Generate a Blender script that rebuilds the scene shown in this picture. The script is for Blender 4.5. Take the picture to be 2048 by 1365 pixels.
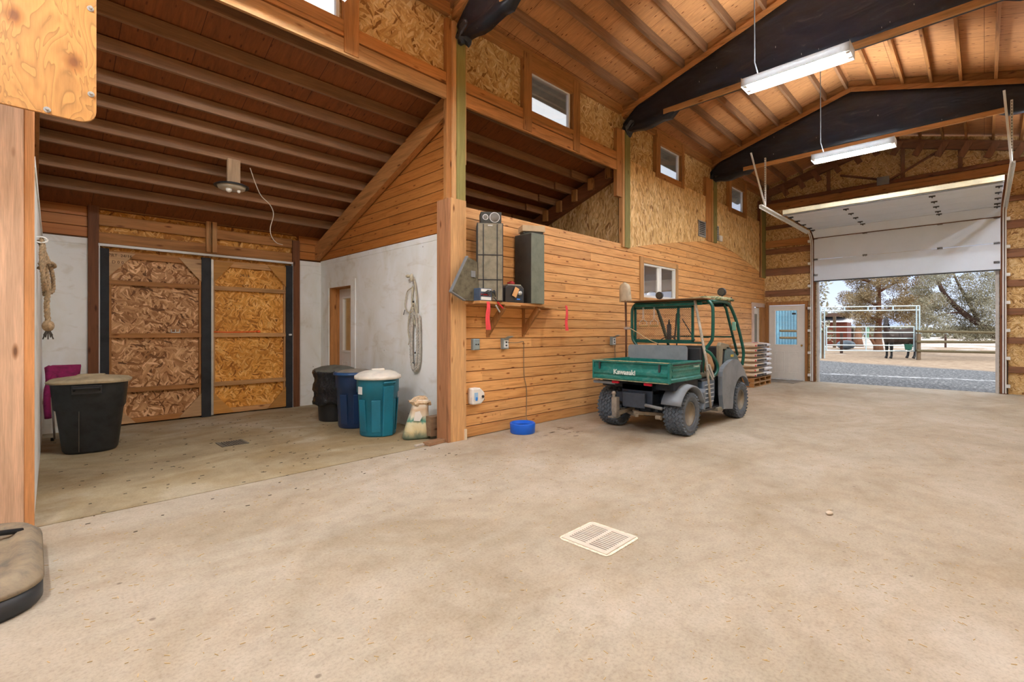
import bpy, math, random
from mathutils import Vector, Matrix, Euler
random.seed(7)
S = bpy.context.scene
for o in list(bpy.data.objects): bpy.data.objects.remove(o)
COL = S.collection
PI = math.pi
R = math.radians

# ------------------------------------------------------------------ camera, sky, sun, exposure
CAM_H = 1.42
FPX = 952.8
YAW = 0.781
cd = bpy.data.cameras.new('camera'); cam = bpy.data.objects.new('camera', cd); COL.objects.link(cam)
cam.location = (0, 0, CAM_H)
cam.rotation_euler = (PI/2, 0, YAW - PI/2)
cd.sensor_width = 36.0; cd.sensor_fit = 'HORIZONTAL'
cd.lens = 36.0*FPX/2048
cd.shift_y = -(682.5-661.75)/2048
cd.clip_start = 0.05; cd.clip_end = 500
S.camera = cam
S.view_settings.view_transform = 'Standard'; S.view_settings.look = 'None'
S.view_settings.gamma = 1.0; S.view_settings.use_curve_mapping = False
S.view_settings.exposure = 0.15
W = bpy.data.worlds.new('sky'); S.world = W; W.use_nodes = True
nt = W.node_tree; nt.nodes.clear()
wo = nt.nodes.new('ShaderNodeOutputWorld'); bg = nt.nodes.new('ShaderNodeBackground')
tc = nt.nodes.new('ShaderNodeTexCoord'); sx = nt.nodes.new('ShaderNodeSeparateXYZ'); cr = nt.nodes.new('ShaderNodeValToRGB')
nt.links.new(tc.outputs['Generated'], sx.inputs[0]); nt.links.new(sx.outputs['Z'], cr.inputs[0])
cr.color_ramp.elements[0].position = 0.0; cr.color_ramp.elements[0].color = (0.64, 0.70, 0.82, 1)
cr.color_ramp.elements[1].position = 0.5; cr.color_ramp.elements[1].color = (1.0, 1.0, 1.0, 1)
e = cr.color_ramp.elements.new(0.14); e.color = (0.42, 0.53, 0.78, 1)
e = cr.color_ramp.elements.new(0.36); e.color = (1.0, 1.05, 1.1, 1)
nt.links.new(cr.outputs[0], bg.inputs[0]); bg.inputs[1].default_value = 1.45
nt.links.new(bg.outputs[0], wo.inputs[0])
sd = bpy.data.lights.new('sun', 'SUN'); sun = bpy.data.objects.new('sun', sd); COL.objects.link(sun)
sd.energy = 1.9; sd.angle = R(2); sd.color = (1, .93, .82)
sun.rotation_euler = Vector((0.45, 0.62, -0.55)).to_track_quat('-Z', 'Y').to_euler()

# ------------------------------------------------------------------ helpers
def srgb(r, g, b):
    def f(c):
        c /= 255.0
        return c/12.92 if c <= .04045 else ((c+.055)/1.055)**2.4
    return (f(r), f(g), f(b), 1)
def tag(o, label=None, cat=None, group=None, kind=None):
    if label: o['label'] = label
    if cat: o['category'] = cat
    if group: o['group'] = group
    if kind: o['kind'] = kind
    return o
def empty(name, loc=(0, 0, 0), rz=0):
    o = bpy.data.objects.new(name, None); COL.objects.link(o); o.location = loc; o.rotation_euler = (0, 0, rz); o.empty_display_size = .1
    return o
def skew(x):
    return .0195*max(0, x-4)
def zdrop(x):
    return .011*max(0, x-4)

class MB:
    """collects shapes, builds ONE mesh object"""
    def __init__(s): s.v = []; s.f = []; s.mi = []; s.m = 0
    def add(s, vs, fs):
        b = len(s.v); s.v += [tuple(v) for v in vs]
        for f in fs: s.f.append([b+i for i in f]); s.mi.append(s.m)
        return s
    def box(s, x0, y0, z0, x1, y1, z1):
        if x0 > x1: x0, x1 = x1, x0
        if y0 > y1: y0, y1 = y1, y0
        if z0 > z1: z0, z1 = z1, z0
        return s.add([(x0,y0,z0),(x1,y0,z0),(x1,y1,z0),(x0,y1,z0),(x0,y0,z1),(x1,y0,z1),(x1,y1,z1),(x0,y1,z1)],
                     [(3,2,1,0),(4,5,6,7),(0,1,5,4),(1,2,6,5),(2,3,7,6),(3,0,4,7)])
    def obox(s, c, size, rot=(0,0,0)):
        M = Matrix.Translation(c) @ Euler(rot).to_matrix().to_4x4()
        a, b, d = [k/2 for k in size]
        vs = [M @ Vector(p) for p in [(-a,-b,-d),(a,-b,-d),(a,b,-d),(-a,b,-d),(-a,-b,d),(a,-b,d),(a,b,d),(-a,b,d)]]
        return s.add(vs, [(3,2,1,0),(4,5,6,7),(0,1,5,4),(1,2,6,5),(2,3,7,6),(3,0,4,7)])
    def beam(s, p, q, w, h, up=(0,0,1)):
        p = Vector(p); q = Vector(q); d = (q-p).normalized(); u = Vector(up); si = d.cross(u).normalized(); u = si.cross(d)
        vs = []
        for c in (p, q):
            for a, b in ((-1,-1),(1,-1),(1,1),(-1,1)): vs.append(c+si*a*w/2+u*b*h/2)
        return s.add(vs, [(3,2,1,0),(4,5,6,7),(0,1,5,4),(1,2,6,5),(2,3,7,6),(3,0,4,7)])
    def tube(s, pts, r, seg=8, closed=False, caps=True):
        pts = [Vector(p) for p in pts]; n = len(pts)
        rr = r if isinstance(r, (list, tuple)) else [r]*n
        rings = []; prev = None
        for i in range(n):
            if closed: d = pts[(i+1) % n]-pts[i-1]
            else: d = pts[min(i+1, n-1)]-pts[max(i-1, 0)]
            d = d.normalized() if d.length > 1e-9 else Vector((0,0,1))
            if prev is None:
                a = Vector((0,0,1)) if abs(d.z) < .9 else Vector((1,0,0)); u = d.cross(a).normalized()
            else:
                u = prev-d*prev.dot(d)
                u = u.normalized() if u.length > 1e-6 else d.orthogonal().normalized()
            prev = u; w = d.cross(u)
            rings.append([pts[i]+(u*math.cos(2*PI*k/seg)+w*math.sin(2*PI*k/seg))*rr[i] for k in range(seg)])
        vs = [v for g in rings for v in g]; fs = []
        for i in range(n if closed else n-1):
            j = (i+1) % n
            for k in range(seg):
                l = (k+1) % seg; fs.append((i*seg+k, i*seg+l, j*seg+l, j*seg+k))
        if caps and not closed:
            fs.append(tuple(range(seg))[::-1]); fs.append(tuple((n-1)*seg+k for k in range(seg)))
        return s.add(vs, fs)
    def cyl(s, p, q, r, r1=None, seg=16): return s.tube([p, q], [r, r if r1 is None else r1], seg)
    def lathe(s, prof, c=(0,0,0), seg=32, axis='Z', sx=1, sy=1, closed=False):
        vs = []; fs = []; n = len(prof); c = Vector(c)
        for (r, z) in prof:
            for k in range(seg):
                a = 2*PI*k/seg; x, y = r*math.cos(a)*sx, r*math.sin(a)*sy
                v = (x, y, z) if axis == 'Z' else ((z, x, y) if axis == 'X' else (x, z, y))
                vs.append(c+Vector(v))
        for i in range(n-1 if not closed else n):
            j = (i+1) % n
            for k in range(seg):
                l = (k+1) % seg; fs.append((i*seg+k, i*seg+l, j*seg+l, j*seg+k))
        if not closed:
            if prof[0][0] > 1e-5: fs.append(tuple(range(seg))[::-1])
            if prof[-1][0] > 1e-5: fs.append(tuple((n-1)*seg+k for k in range(seg)))
        return s.add(vs, fs)
    def prism(s, poly, axis, a, b):
        """poly in the two other coordinates (x: (y,z); y: (x,z); z: (x,y))"""
        def P(u, v, w): return (w,u,v) if axis == 'x' else ((u,w,v) if axis == 'y' else (u,v,w))
        n = len(poly); vs = [P(u,v,a) for u,v in poly]+[P(u,v,b) for u,v in poly]
        fs = [tuple(range(n))[::-1], tuple(range(n, 2*n))]+[(i,(i+1)%n,n+(i+1)%n,n+i) for i in range(n)]
        return s.add(vs, fs)
    def ball(s, c, r, seg=12, rings=8, sc=(1,1,1)):
        vs = []; fs = []
        for i in range(rings+1):
            t = PI*i/rings
            for k in range(seg):
                a = 2*PI*k/seg
                vs.append((c[0]+r*sc[0]*math.sin(t)*math.cos(a), c[1]+r*sc[1]*math.sin(t)*math.sin(a), c[2]-r*sc[2]*math.cos(t)))
        for i in range(rings):
            for k in range(seg):
                l = (k+1) % seg; fs.append((i*seg+k, i*seg+l, (i+1)*seg+l, (i+1)*seg+k))
        return s.add(vs, fs)
    def loft(s, rings, cap=True, closed=False):
        n = len(rings[0]); vs = [v for g in rings for v in g]; fs = []
        m = len(rings)
        for i in range(m if closed else m-1):
            j = (i+1) % m
            for k in range(n):
                l = (k+1) % n; fs.append((i*n+k, i*n+l, j*n+l, j*n+k))
        if cap and not closed:
            fs.append(tuple(range(n))[::-1]); fs.append(tuple((m-1)*n+k for k in range(n)))
        return s.add(vs, fs)
    def build(s, name, mat, parent=None, bevel=0, smooth=False, warp=False, local=False, sub=0, loc=None, rot=None):
        vs = s.v
        if warp: vs = [(x, y-skew(x), z) for x, y, z in vs]
        off = Vector((0,0,0))
        if parent is not None and not local:
            p = parent
            while p is not None: off += Vector(p.location); p = p.parent
        if off.length: vs = [(x-off.x, y-off.y, z-off.z) for x, y, z in vs]
        me = bpy.data.meshes.new(name); me.from_pydata(vs, [], s.f); me.validate()
        mats = mat if isinstance(mat, (list, tuple)) else [mat]
        for m in mats: me.materials.append(m)
        if len(mats) > 1 and len(me.polygons) == len(s.mi): me.polygons.foreach_set('material_index', s.mi)
        import bmesh
        b = bmesh.new(); b.from_mesh(me); bmesh.ops.recalc_face_normals(b, faces=b.faces); b.to_mesh(me); b.free()
        if smooth:
            me.polygons.foreach_set('use_smooth', [True]*len(me.polygons))
        me.update()
        o = bpy.data.objects.new(name, me); COL.objects.link(o)
        if parent is not None: o.parent = parent
        if loc is not None: o.location = loc
        if rot is not None: o.rotation_euler = rot
        if bevel:
            md = o.modifiers.new('b', 'BEVEL'); md.width = bevel; md.segments = 2; md.limit_method = 'ANGLE'; md.angle_limit = R(40)
        if sub:
            md = o.modifiers.new('s', 'SUBSURF'); md.levels = sub; md.render_levels = sub
        return o
def rrect(w, h, r, n=5):
    pts = []
    for cx, cy, a0 in ((w/2-r, h/2-r, 0), (-w/2+r, h/2-r, 90), (-w/2+r, -h/2+r, 180), (w/2-r, -h/2+r, 270)):
        for i in range(n+1):
            a = R(a0+90*i/n); pts.append((cx+r*math.cos(a), cy+r*math.sin(a)))
    return pts
def smoothpath(pts, n=6):
    pts = [Vector(p) for p in pts]; out = []
    P = [pts[0]*2-pts[1]]+pts+[pts[-1]*2-pts[-2]]
    for i in range(1, len(P)-2):
        for k in range(n):
            t = k/n; a, b, c, d = P[i-1], P[i], P[i+1], P[i+2]
            out.append(.5*((2*b)+(-a+c)*t+(2*a-5*b+4*c-d)*t*t+(-a+3*b-3*c+d)*t**3))
    out.append(pts[-1]); return out
def text_mesh(name, txt, size, mat, parent, loc, rot, ext=.001, offset=0.0, sx=1.0, local=True, shear=0):
    cu = bpy.data.curves.new(name, 'FONT'); cu.body = txt; cu.size = size; cu.extrude = ext; cu.offset = offset; cu.align_x = 'CENTER'; cu.align_y = 'CENTER'; cu.resolution_u = 3; cu.shear = shear
    t = bpy.data.objects.new(name+'_c', cu); COL.objects.link(t)
    me = bpy.data.meshes.new_from_object(t); bpy.data.objects.remove(t)
    me.name = name; me.materials.clear(); me.materials.append(mat)
    o = bpy.data.objects.new(name, me); COL.objects.link(o)
    for v in me.vertices: v.co.x *= sx
    if parent: o.parent = parent
    o.location = loc; o.rotation_euler = rot
    return o
def copy_tree(o, parent=None):
    c = o.copy(); COL.objects.link(c)
    if parent is not None: c.parent = parent
    for ch in [k for k in bpy.data.objects if k.parent == o]: copy_tree(ch, c)
    return c

# ------------------------------------------------------------------ materials
class NT:
    def __init__(s, name):
        s.mat = bpy.data.materials.new(name); s.mat.use_nodes = True; s.t = s.mat.node_tree
        s.b = s.t.nodes['Principled BSDF']; s.out = s.t.nodes['Material Output']
    def n(s, ty, **kw):
        x = s.t.nodes.new('ShaderNode'+ty)
        for k, v in kw.items(): setattr(x, k, v)
        return x
    def l(s, a, b): s.t.links.new(a, b)
    def set(s, x, i, v):
        if hasattr(v, 'is_linked') or hasattr(v, 'links'): s.l(v, x.inputs[i])
        else: x.inputs[i].default_value = v
    def math(s, op, a, b=0.0, c=None, clamp=False):
        x = s.n('Math', operation=op); x.use_clamp = clamp; s.set(x, 0, a); s.set(x, 1, b)
        if c is not None: s.set(x, 2, c)
        return x.outputs[0]
    def coords(s, swz=None):
        o = s.n('TexCoord').outputs['Object']
        if swz:
            p = s.n('SeparateXYZ'); s.l(o, p.inputs[0]); c = s.n('CombineXYZ')
            for i, k in enumerate(swz): s.l(p.outputs['xyz'.index(k)], c.inputs[i])
            o = c.outputs[0]
        return o
    def map(s, co, scale=(1,1,1), rot=(0,0,0), loc=(0,0,0)):
        m = s.n('Mapping'); s.l(co, m.inputs[0]); m.inputs['Scale'].default_value = scale; m.inputs['Rotation'].default_value = rot
        if hasattr(loc, 'links'): s.l(loc, m.inputs['Location'])
        else: m.inputs['Location'].default_value = loc
        return m.outputs[0]
    def noise(s, co, scale=5, detail=4, rough=.6, dist=0, dim='3D'):
        x = s.n('TexNoise', noise_dimensions=dim); s.l(co, x.inputs['Vector']); x.inputs['Scale'].default_value = scale
        x.inputs['Detail'].default_value = detail; x.inputs['Roughness'].default_value = rough; x.inputs['Distortion'].default_value = dist
        return x.outputs[0]
    def voro(s, co, scale=5, rnd=1, feat='F1', dim='3D'):
        x = s.n('TexVoronoi', voronoi_dimensions=dim, feature=feat); s.l(co, x.inputs['Vector']); x.inputs['Scale'].default_value = scale; x.inputs['Randomness'].default_value = rnd
        return x
    def ramp(s, f, stops):
        x = s.n('ValToRGB'); s.l(f, x.inputs[0]); el = x.color_ramp.elements
        el[0].position, el[0].color = stops[0][0], stops[0][1]; el[1].position, el[1].color = stops[-1][0], stops[-1][1]
        for p, c in stops[1:-1]:
            e = el.new(p); e.color = c
        return x.outputs[0]
    def mix(s, f, a, b, mode='MIX'):
        x = s.n('Mix', data_type='RGBA', blend_type=mode)
        s.set(x, 0, f); s.set(x, 6, a); s.set(x, 7, b); return x.outputs[2]
    def fin(s, col=None, rough=None, bump=None, bstr=.3, bdist=.01, metal=None, spec=None):
        if col is not None: s.set(s.b, 'Base Color', col)
        if rough is not None: s.set(s.b, 'Roughness', rough)
        if metal is not None: s.b.inputs['Metallic'].default_value = metal
        if spec is not None: s.b.inputs['Specular IOR Level'].default_value = spec
        if bump is not None:
            x = s.n('Bump'); s.l(bump, x.inputs['Height']); x.inputs['Strength'].default_value = bstr; x.inputs['Distance'].default_value = bdist
            s.l(x.outputs[0], s.b.inputs['Normal'])
        return s.mat
def mul(c, k): return (min(1, c[0]*k), min(1, c[1]*k), min(1, c[2]*k), 1)
_c = {}
def memo(f):
    def g(*a, **k):
        key = (f.__name__, a, tuple(sorted(k.items())))
        if key not in _c: _c[key] = f(*a, **k)
        return _c[key]
    return g
@memo
def plain(name, col, rough=.6, metal=0, spec=.5, var=.12, nscale=6):
    s = NT(name); co = s.coords(); n = s.noise(co, nscale, 5, .65)
    c = s.ramp(n, [(.3, mul(col, 1-var*1.5)), (.5, col), (.72, mul(col, 1+var))])
    return s.fin(c, rough, metal=metal, spec=spec)
@memo
def wood(name, col, axis='x', dark=.55, rough=.62, knots=True, var=.25, sat=None):
    """sawn lumber, grain along axis"""
    s = NT(name); swz = {'x':'xyz','y':'yxz','z':'zxy'}[axis]; co = s.coords(swz)
    oi = s.n('ObjectInfo').outputs['Random']; off = s.n('CombineXYZ'); s.l(s.math('MULTIPLY', oi, 31.0), off.inputs[0]); s.l(s.math('MULTIPLY', oi, 17.0), off.inputs[1])
    g = s.noise(s.map(co, (.7, 9, 9), loc=off.outputs[0]), 2.2, 5, .55, .8)
    f = s.noise(s.map(co, (3, 90, 90), loc=off.outputs[0]), 2, 3, .6)
    c = s.ramp(g, [(.28, mul(col, dark)), (.45, mul(col, .85)), (.6, col), (.78, mul(col, 1.18))])
    c = s.mix(.35, c, s.ramp(f, [(.3, (.55,.5,.45,1)), (.7, (1.15,1.15,1.15,1))]), 'MULTIPLY')
    rv = s.ramp(oi, [(0, (1-var, 1-var, 1-var, 1)), (1, (1, 1, 1, 1))]); c = s.mix(1, c, rv, 'MULTIPLY')
    if knots:
        v = s.voro(s.map(co, (1.5, 5, 5), loc=off.outputs[0]), 1.6).outputs['Distance']
        k = s.ramp(v, [(.05, (.16,.08,.04,1)), (.09, (.5,.36,.25,1)), (.16, (1,1,1,1))]); c = s.mix(.85, c, k, 'MULTIPLY')
    return s.fin(c, rough, f, .15, .004, spec=.25)
@memo
def osb(name, plane='y', tone=0, lum=1.0, sc=1.0, angs=(80, 45, 125, 10)):
    """oriented strand board; tone 0 golden, 1 brown weathered, 2 orange-yellow"""
    s = NT(name); co = s.coords({'y':'xzy','x':'yzx','z':'xyz'}[plane])
    wv = s.noise(co, 5, 2, .5)
    vv = s.n('VectorMath', operation='ADD'); s.l(co, vv.inputs[0]); sc3 = s.n('VectorMath', operation='SCALE'); cb = s.n('CombineXYZ')
    s.l(wv, cb.inputs[0]); s.l(s.noise(s.map(co, loc=(7,3,1)), 6, 2, .5), cb.inputs[1]); s.l(cb.outputs[0], sc3.inputs[0]); sc3.inputs['Scale'].default_value = .12
    s.l(sc3.outputs[0], vv.inputs[1]); co = vv.outputs[0]
    lay = []
    for i, a in enumerate(angs):
        v = s.voro(s.map(s.map(co, rot=(0,0,R(a))), (7*sc, 36*sc, 1), loc=(i*3.1, i*1.7, 0)), 1, 1, dim='2D')
        sp = s.n('SeparateColor'); s.l(v.outputs['Color'], sp.inputs[0]); lay.append((sp.outputs[0], sp.outputs[1], v.outputs['Distance']))
    val = lay[0][0]; hgt = lay[0][2]
    for i in (1, 2, 3):
        m = s.math('GREATER_THAN', lay[i][1], (.52, .6, .78)[i-1])
        x = s.n('Mix', data_type='FLOAT'); s.l(m, x.inputs[0]); s.l(val, x.inputs[2]); s.l(lay[i][0], x.inputs[3]); val = x.outputs[0]
        y = s.n('Mix', data_type='FLOAT'); s.l(m, y.inputs[0]); s.l(hgt, y.inputs[2]); s.l(lay[i][2], y.inputs[3]); hgt = y.outputs[0]
    pal = {0: [(.0,(142,100,56)),(.10,(192,150,92)),(.4,(220,182,122)),(.75,(232,200,144)),(1,(244,220,172))],
           1: [(.0,(92,58,30)),(.14,(138,94,56)),(.45,(176,132,90)),(.78,(196,154,112)),(1,(218,182,142))],
           2: [(.0,(128,76,24)),(.1,(180,118,44)),(.4,(212,150,66)),(.75,(224,166,84)),(1,(238,190,118))]}[tone]
    c = s.ramp(val, [(p, mul(srgb(*q), lum)) for p, q in pal])
    b = s.noise(co, 1.3, 4, .6); c = s.mix(.6, c, s.ramp(b, [(.3,(.72,.66,.6,1)),(.65,(1.08,1.08,1.08,1))]), 'MULTIPLY')
    e = s.ramp(hgt, [(.2, (1,1,1,1)), (.75, (.62,.55,.48,1))]); c = s.mix(.55, c, e, 'MULTIPLY')
    return s.fin(c, .6, hgt, .25, .004, spec=.3)
def M_siding(axis, lum=1.0, name='pine siding', tone=(226,173,112)):
    """horizontal tongue and groove pine; per board variation by height"""
    s = NT(name); co = s.coords('xyz' if axis == 'x' else 'yxz')
    p = s.n('SeparateXYZ'); s.l(co, p.inputs[0])
    idx = s.math('FLOOR', s.math('DIVIDE', p.outputs[2], .1457))
    wn = s.n('TexWhiteNoise', noise_dimensions='1D'); s.l(idx, wn.inputs['W'])
    joint = s.math('FLOOR', s.math('ADD', s.math('MULTIPLY', p.outputs[0], .27), s.math('MULTIPLY', wn.outputs[0], 7.0)))
    wn2 = s.n('TexWhiteNoise', noise_dimensions='2D'); cb2 = s.n('CombineXYZ'); s.l(idx, cb2.inputs[0]); s.l(joint, cb2.inputs[1]); s.l(cb2.outputs[0], wn2.inputs['Vector'])
    cb = s.n('CombineXYZ'); s.l(s.math('ADD', p.outputs[0], s.math('MULTIPLY', wn2.outputs[0], 40)), cb.inputs[0]); s.l(idx, cb.inputs[1]); s.l(p.outputs[2], cb.inputs[2])
    q = cb.outputs[0]
    g = s.noise(s.map(q, (.8, 5, 14)), 2, 5, .6, 1.0); f = s.noise(s.map(q, (2.5, 9, 120)), 2, 3, .6)
    base = srgb(*tone); base = mul(base, lum)
    c = s.ramp(g, [(.3, (base[0]*.70, base[1]*.58, base[2]*.45, 1)), (.5, base), (.72, (min(1,base[0]*1.15), min(1,base[1]*1.2), min(1,base[2]*1.3), 1))])
    c = s.mix(.25, c, s.ramp(f, [(.3,(.6,.5,.4,1)),(.7,(1.1,1.1,1.1,1))]), 'MULTIPLY')
    c = s.mix(1, c, s.ramp(wn2.outputs[0], [(0,(.82,.77,.72,1)),(.5,(1,1,1,1)),(1,(1.0,.93,.84,1))]), 'MULTIPLY')
    v = s.voro(s.map(q, (1.9, 3.3, 6.5)), 1.7).outputs['Distance']
    c = s.mix(.9, c, s.ramp(v, [(.06,(.22,.1,.04,1)),(.10,(.6,.4,.25,1)),(.15,(1,1,1,1))]), 'MULTIPLY')
    v2 = s.voro(s.map(q, (5, 9, 2.4), (0,.5,0)), 2.2).outputs['Distance']
    c = s.mix(.5, c, s.ramp(v2, [(.05,(.45,.25,.12,1)),(.12,(1,1,1,1))]), 'MULTIPLY')
    fr = s.math('FRACT', s.math('DIVIDE', p.outputs[2], .1457)); fr = s.math('ABSOLUTE', s.math('SUBTRACT', fr, .5))
    c = s.mix(1, c, s.ramp(fr, [(.44,(1,1,1,1)),(.472,(.9,.84,.78,1)),(.480,(.2,.11,.06,1))]), 'MULTIPLY')
    return s.fin(c, .5, f, .1, .003, spec=.35)
def M_deck(name, col, axis='x', knots=1.0, dark=.6):
    s = NT(name); co = s.coords('xyz' if axis == 'x' else 'yxz')
    g = s.noise(s.map(co, (7, 1.1, 1.1)), 1.6, 6, .6, 2.2); f = s.noise(s.map(co, (60, 5, 5)), 1.5, 3, .6)
    c = s.ramp(g, [(.25, mul(col, dark)), (.42, mul(col, .86)), (.6, col), (.8, mul(col, 1.2))])
    c = s.mix(.4, c, s.ramp(f, [(.3,(.66,.58,.5,1)),(.7,(1.1,1.1,1.1,1))]), 'MULTIPLY')
    bk = s.n('TexBrick'); s.l(s.map(co, (1,1,1)), bk.inputs['Vector']); bk.inputs['Color1'].default_value = (1,1,1,1); bk.inputs['Color2'].default_value = (.84,.84,.84,1); bk.inputs['Mortar'].default_value = (.2,.15,.1,1)
    bk.inputs['Scale'].default_value = 1; bk.inputs['Mortar Size'].default_value = .004; bk.inputs['Brick Width'].default_value = .61 if axis == 'x' else 2.44; bk.inputs['Row Height'].default_value = 1.22 if axis == 'x' else .6; bk.offset = 0.0
    c = s.mix(.8, c, bk.outputs[0], 'MULTIPLY')
    v = s.voro(s.map(co, (9.5, 3.2, 3)), 1.7).outputs['Distance']
    c = s.mix(knots, c, s.ramp(v, [(.07,(.2,.12,.1,1)),(.12,(.5,.38,.3,1)),(.16,(1,1,1,1))]), 'MULTIPLY')
    return s.fin(c, .6, f, .1, .003, spec=.25)
def M_cathedral(name, col, swz='xzy'):
    s = NT(name); co = s.coords(swz); n = s.noise(s.map(co, (2.2, .8, 1)), 2.4, 2.0, .5, 1.4)
    v = s.voro(s.map(co, (3.2, 2.2, 1)), 1.1, 1, dim='2D').outputs['Distance']
    h = s.math('ADD', s.math('MULTIPLY', n, 8.0), s.math('MULTIPLY', s.math('POWER', v, .6), 1.6)); fr = s.math('FRACT', h)
    f = s.noise(s.map(co, (60, 5, 1)), 2, 3, .6)
    c = s.ramp(fr, [(0, mul(col, .62)), (.1, mul(col, .82)), (.5, col), (.93, mul(col, 1.12)), (1, mul(col, .68))])
    c = s.mix(.25, c, s.ramp(f, [(.3,(.6,.5,.4,1)),(.7,(1.1,1.1,1.1,1))]), 'MULTIPLY')
    c = s.mix(.8, c, s.ramp(v, [(.05,(.3,.16,.08,1)),(.12,(.75,.6,.45,1)),(.2,(1,1,1,1))]), 'MULTIPLY')
    return s.fin(c, .5, f, .1, .003)
def M_concrete(name, cols, stain=None, rough=.75, seed=0):
    s = NT(name); co = s.coords()
    a = s.noise(s.map(co, loc=(seed, 0, 0)), .55, 6, .62, .6); b = s.noise(co, 7, 6, .7); d = s.noise(co, 60, 3, .7)
    c = s.ramp(a, [(.3, cols[0]), (.5, cols[1]), (.7, cols[2])])
    c = s.mix(.6, c, s.ramp(b, [(.28,(.74,.71,.68,1)),(.5,(.97,.97,.97,1)),(.72,(1.1,1.1,1.1,1))]), 'MULTIPLY')
    c = s.mix(.6, c, s.ramp(d, [(.28,(.68,.66,.62,1)),(.5,(1,1,1,1)),(.72,(1.14,1.14,1.14,1))]), 'MULTIPLY')
    v = s.voro(s.map(co, (1,1,1)), 3.2).outputs['Distance']
    c = s.mix(.7, c, s.ramp(v, [(.03,(.35,.32,.3,1)),(.055,(1,1,1,1))]), 'MULTIPLY')
    if stain:
        n = s.noise(s.map(co, (.9, 1.6, 1), loc=(3.3,9.1,0)), .8, 5, .6, 1.2)
        c = s.mix(.75, c, s.ramp(n, [(.42,(1,1,1,1)),(.62, stain)]), 'MULTIPLY')
    return s.fin(c, rough, d, .12, .004, spec=.3)
def M_plastic_film():
    s = NT('black plastic sheeting'); co = s.coords(); n = s.noise(s.map(co, (1, 1.0, 2.6)), 1.2, 2.5, .5, .8)
    dust = s.noise(s.map(co, (1,1.4,5), (.5,0,0)), 1.5, 5, .7, 1)
    c = s.ramp(dust, [(.42,(.006,.010,.020,1)),(.62,(.014,.019,.032,1)),(.78,(.10,.09,.08,1))])
    v = s.voro(s.map(co, (6, 6, 1.2)), 2.2).outputs['Distance']
    c = s.mix(1, c, s.ramp(v, [(.035,(.7,.7,.66,1)),(.045,(0,0,0,1))]), 'ADD')
    return s.fin(c, .40, n, .45, .10, spec=.5)
def M_white_wall(axis='y'):
    s = NT('dirty white wall panel'); co = s.coords(); n = s.noise(s.map(co, (1.2,1.2,.7)), 1.1, 5, .6, .8)
    c = s.ramp(n, [(.28, srgb(212,206,190)), (.42, srgb(234,234,228)), (.6, srgb(243,245,245))])
    v = s.voro(s.map(co, (1,1,1)), 2.6).outputs['Distance']
    c = s.mix(.8, c, s.ramp(v, [(.02,(.3,.28,.25,1)),(.032,(1,1,1,1))]), 'MULTIPLY')
    sm = s.noise(s.map(co, (2, 2, 5), loc=(4,4,4)), 1.2, 4, .6, 1); c = s.mix(.5, c, s.ramp(sm, [(.56,(1,1,1,1)),(.72,(.76,.70,.6,1))]), 'MULTIPLY')
    return s.fin(c, .55, spec=.4)
def M_emit(name, col, strength):
    s = NT(name); s.b.inputs['Base Color'].default_value = (.8,.8,.8,1); s.b.inputs['Emission Color'].default_value = col; s.b.inputs['Emission Strength'].default_value = strength
    return s.mat
def M_glass(name, tint=(1,1,1,1), refl=.08):
    s = NT(name); t = s.t; t.nodes.remove(s.b); tr = s.n('BsdfTransparent'); tr.inputs[0].default_value = tint; gl = s.n('BsdfGlossy'); gl.inputs['Roughness'].default_value = .03
    lw = s.n('LayerWeight'); lw.inputs[0].default_value = .25; mx = s.n('MixShader')
    s.l(s.math('ADD', s.math('MULTIPLY', lw.outputs['Fresnel'], .5), refl), mx.inputs[0]); s.l(tr.outputs[0], mx.inputs[1]); s.l(gl.outputs[0], mx.inputs[2]); s.l(mx.outputs[0], s.out.inputs[0])
    return s.mat
BR = srgb(186, 131, 78); BRD = srgb(138, 88, 58); TAN = srgb(214, 164, 110); LT = srgb(226, 178, 124)
def lum(ax, kind='brown'):
    return {'brown': lambda: wood('brown framing lumber '+ax, BR, ax), 'dark': lambda: wood('dark stained lumber '+ax, BRD, ax),
            'tan': lambda: wood('tan fir trim '+ax, TAN, ax), 'light': lambda: wood('light pine '+ax, LT, ax, .75),
            'orange': lambda: wood('orange fir '+ax, srgb(206,144,86), ax),
            'green': lambda: wood('green treated post '+ax, srgb(158,150,92), ax, .8),
            'joist': lambda: wood('dusty roof joist '+ax, srgb(158,118,86), ax, .7, knots=False),
            'red': lambda: wood('reddish fir '+ax, srgb(150,106,78), ax),
            'grey': lambda: wood('weathered grey wood '+ax, srgb(150,132,116), ax, .7)}[kind]()
m_black = plain('black plastic', srgb(34,36,40), .45)
m_blackrub = plain('black rubber', srgb(66,70,76), .8, var=.3, nscale=20)
m_steel = plain('galvanized steel', srgb(186,188,188), .4, .6)
m_white = plain('white painted metal', srgb(226,228,228), .45, var=.04)
m_whitep = plain('white plastic', srgb(228,226,220), .4, var=.05)
m_gray = plain('grey plastic', srgb(120,124,128), .5)
m_darkgray = plain('dark grey metal', srgb(60,62,66), .5, .3)
m_film = M_plastic_film()
m_glass = M_glass('window glass')
m_wall = M_white_wall()
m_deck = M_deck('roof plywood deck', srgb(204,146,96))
m_deck_bay = M_deck('dark brown plywood deck', srgb(136,80,42), knots=.7)

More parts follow.
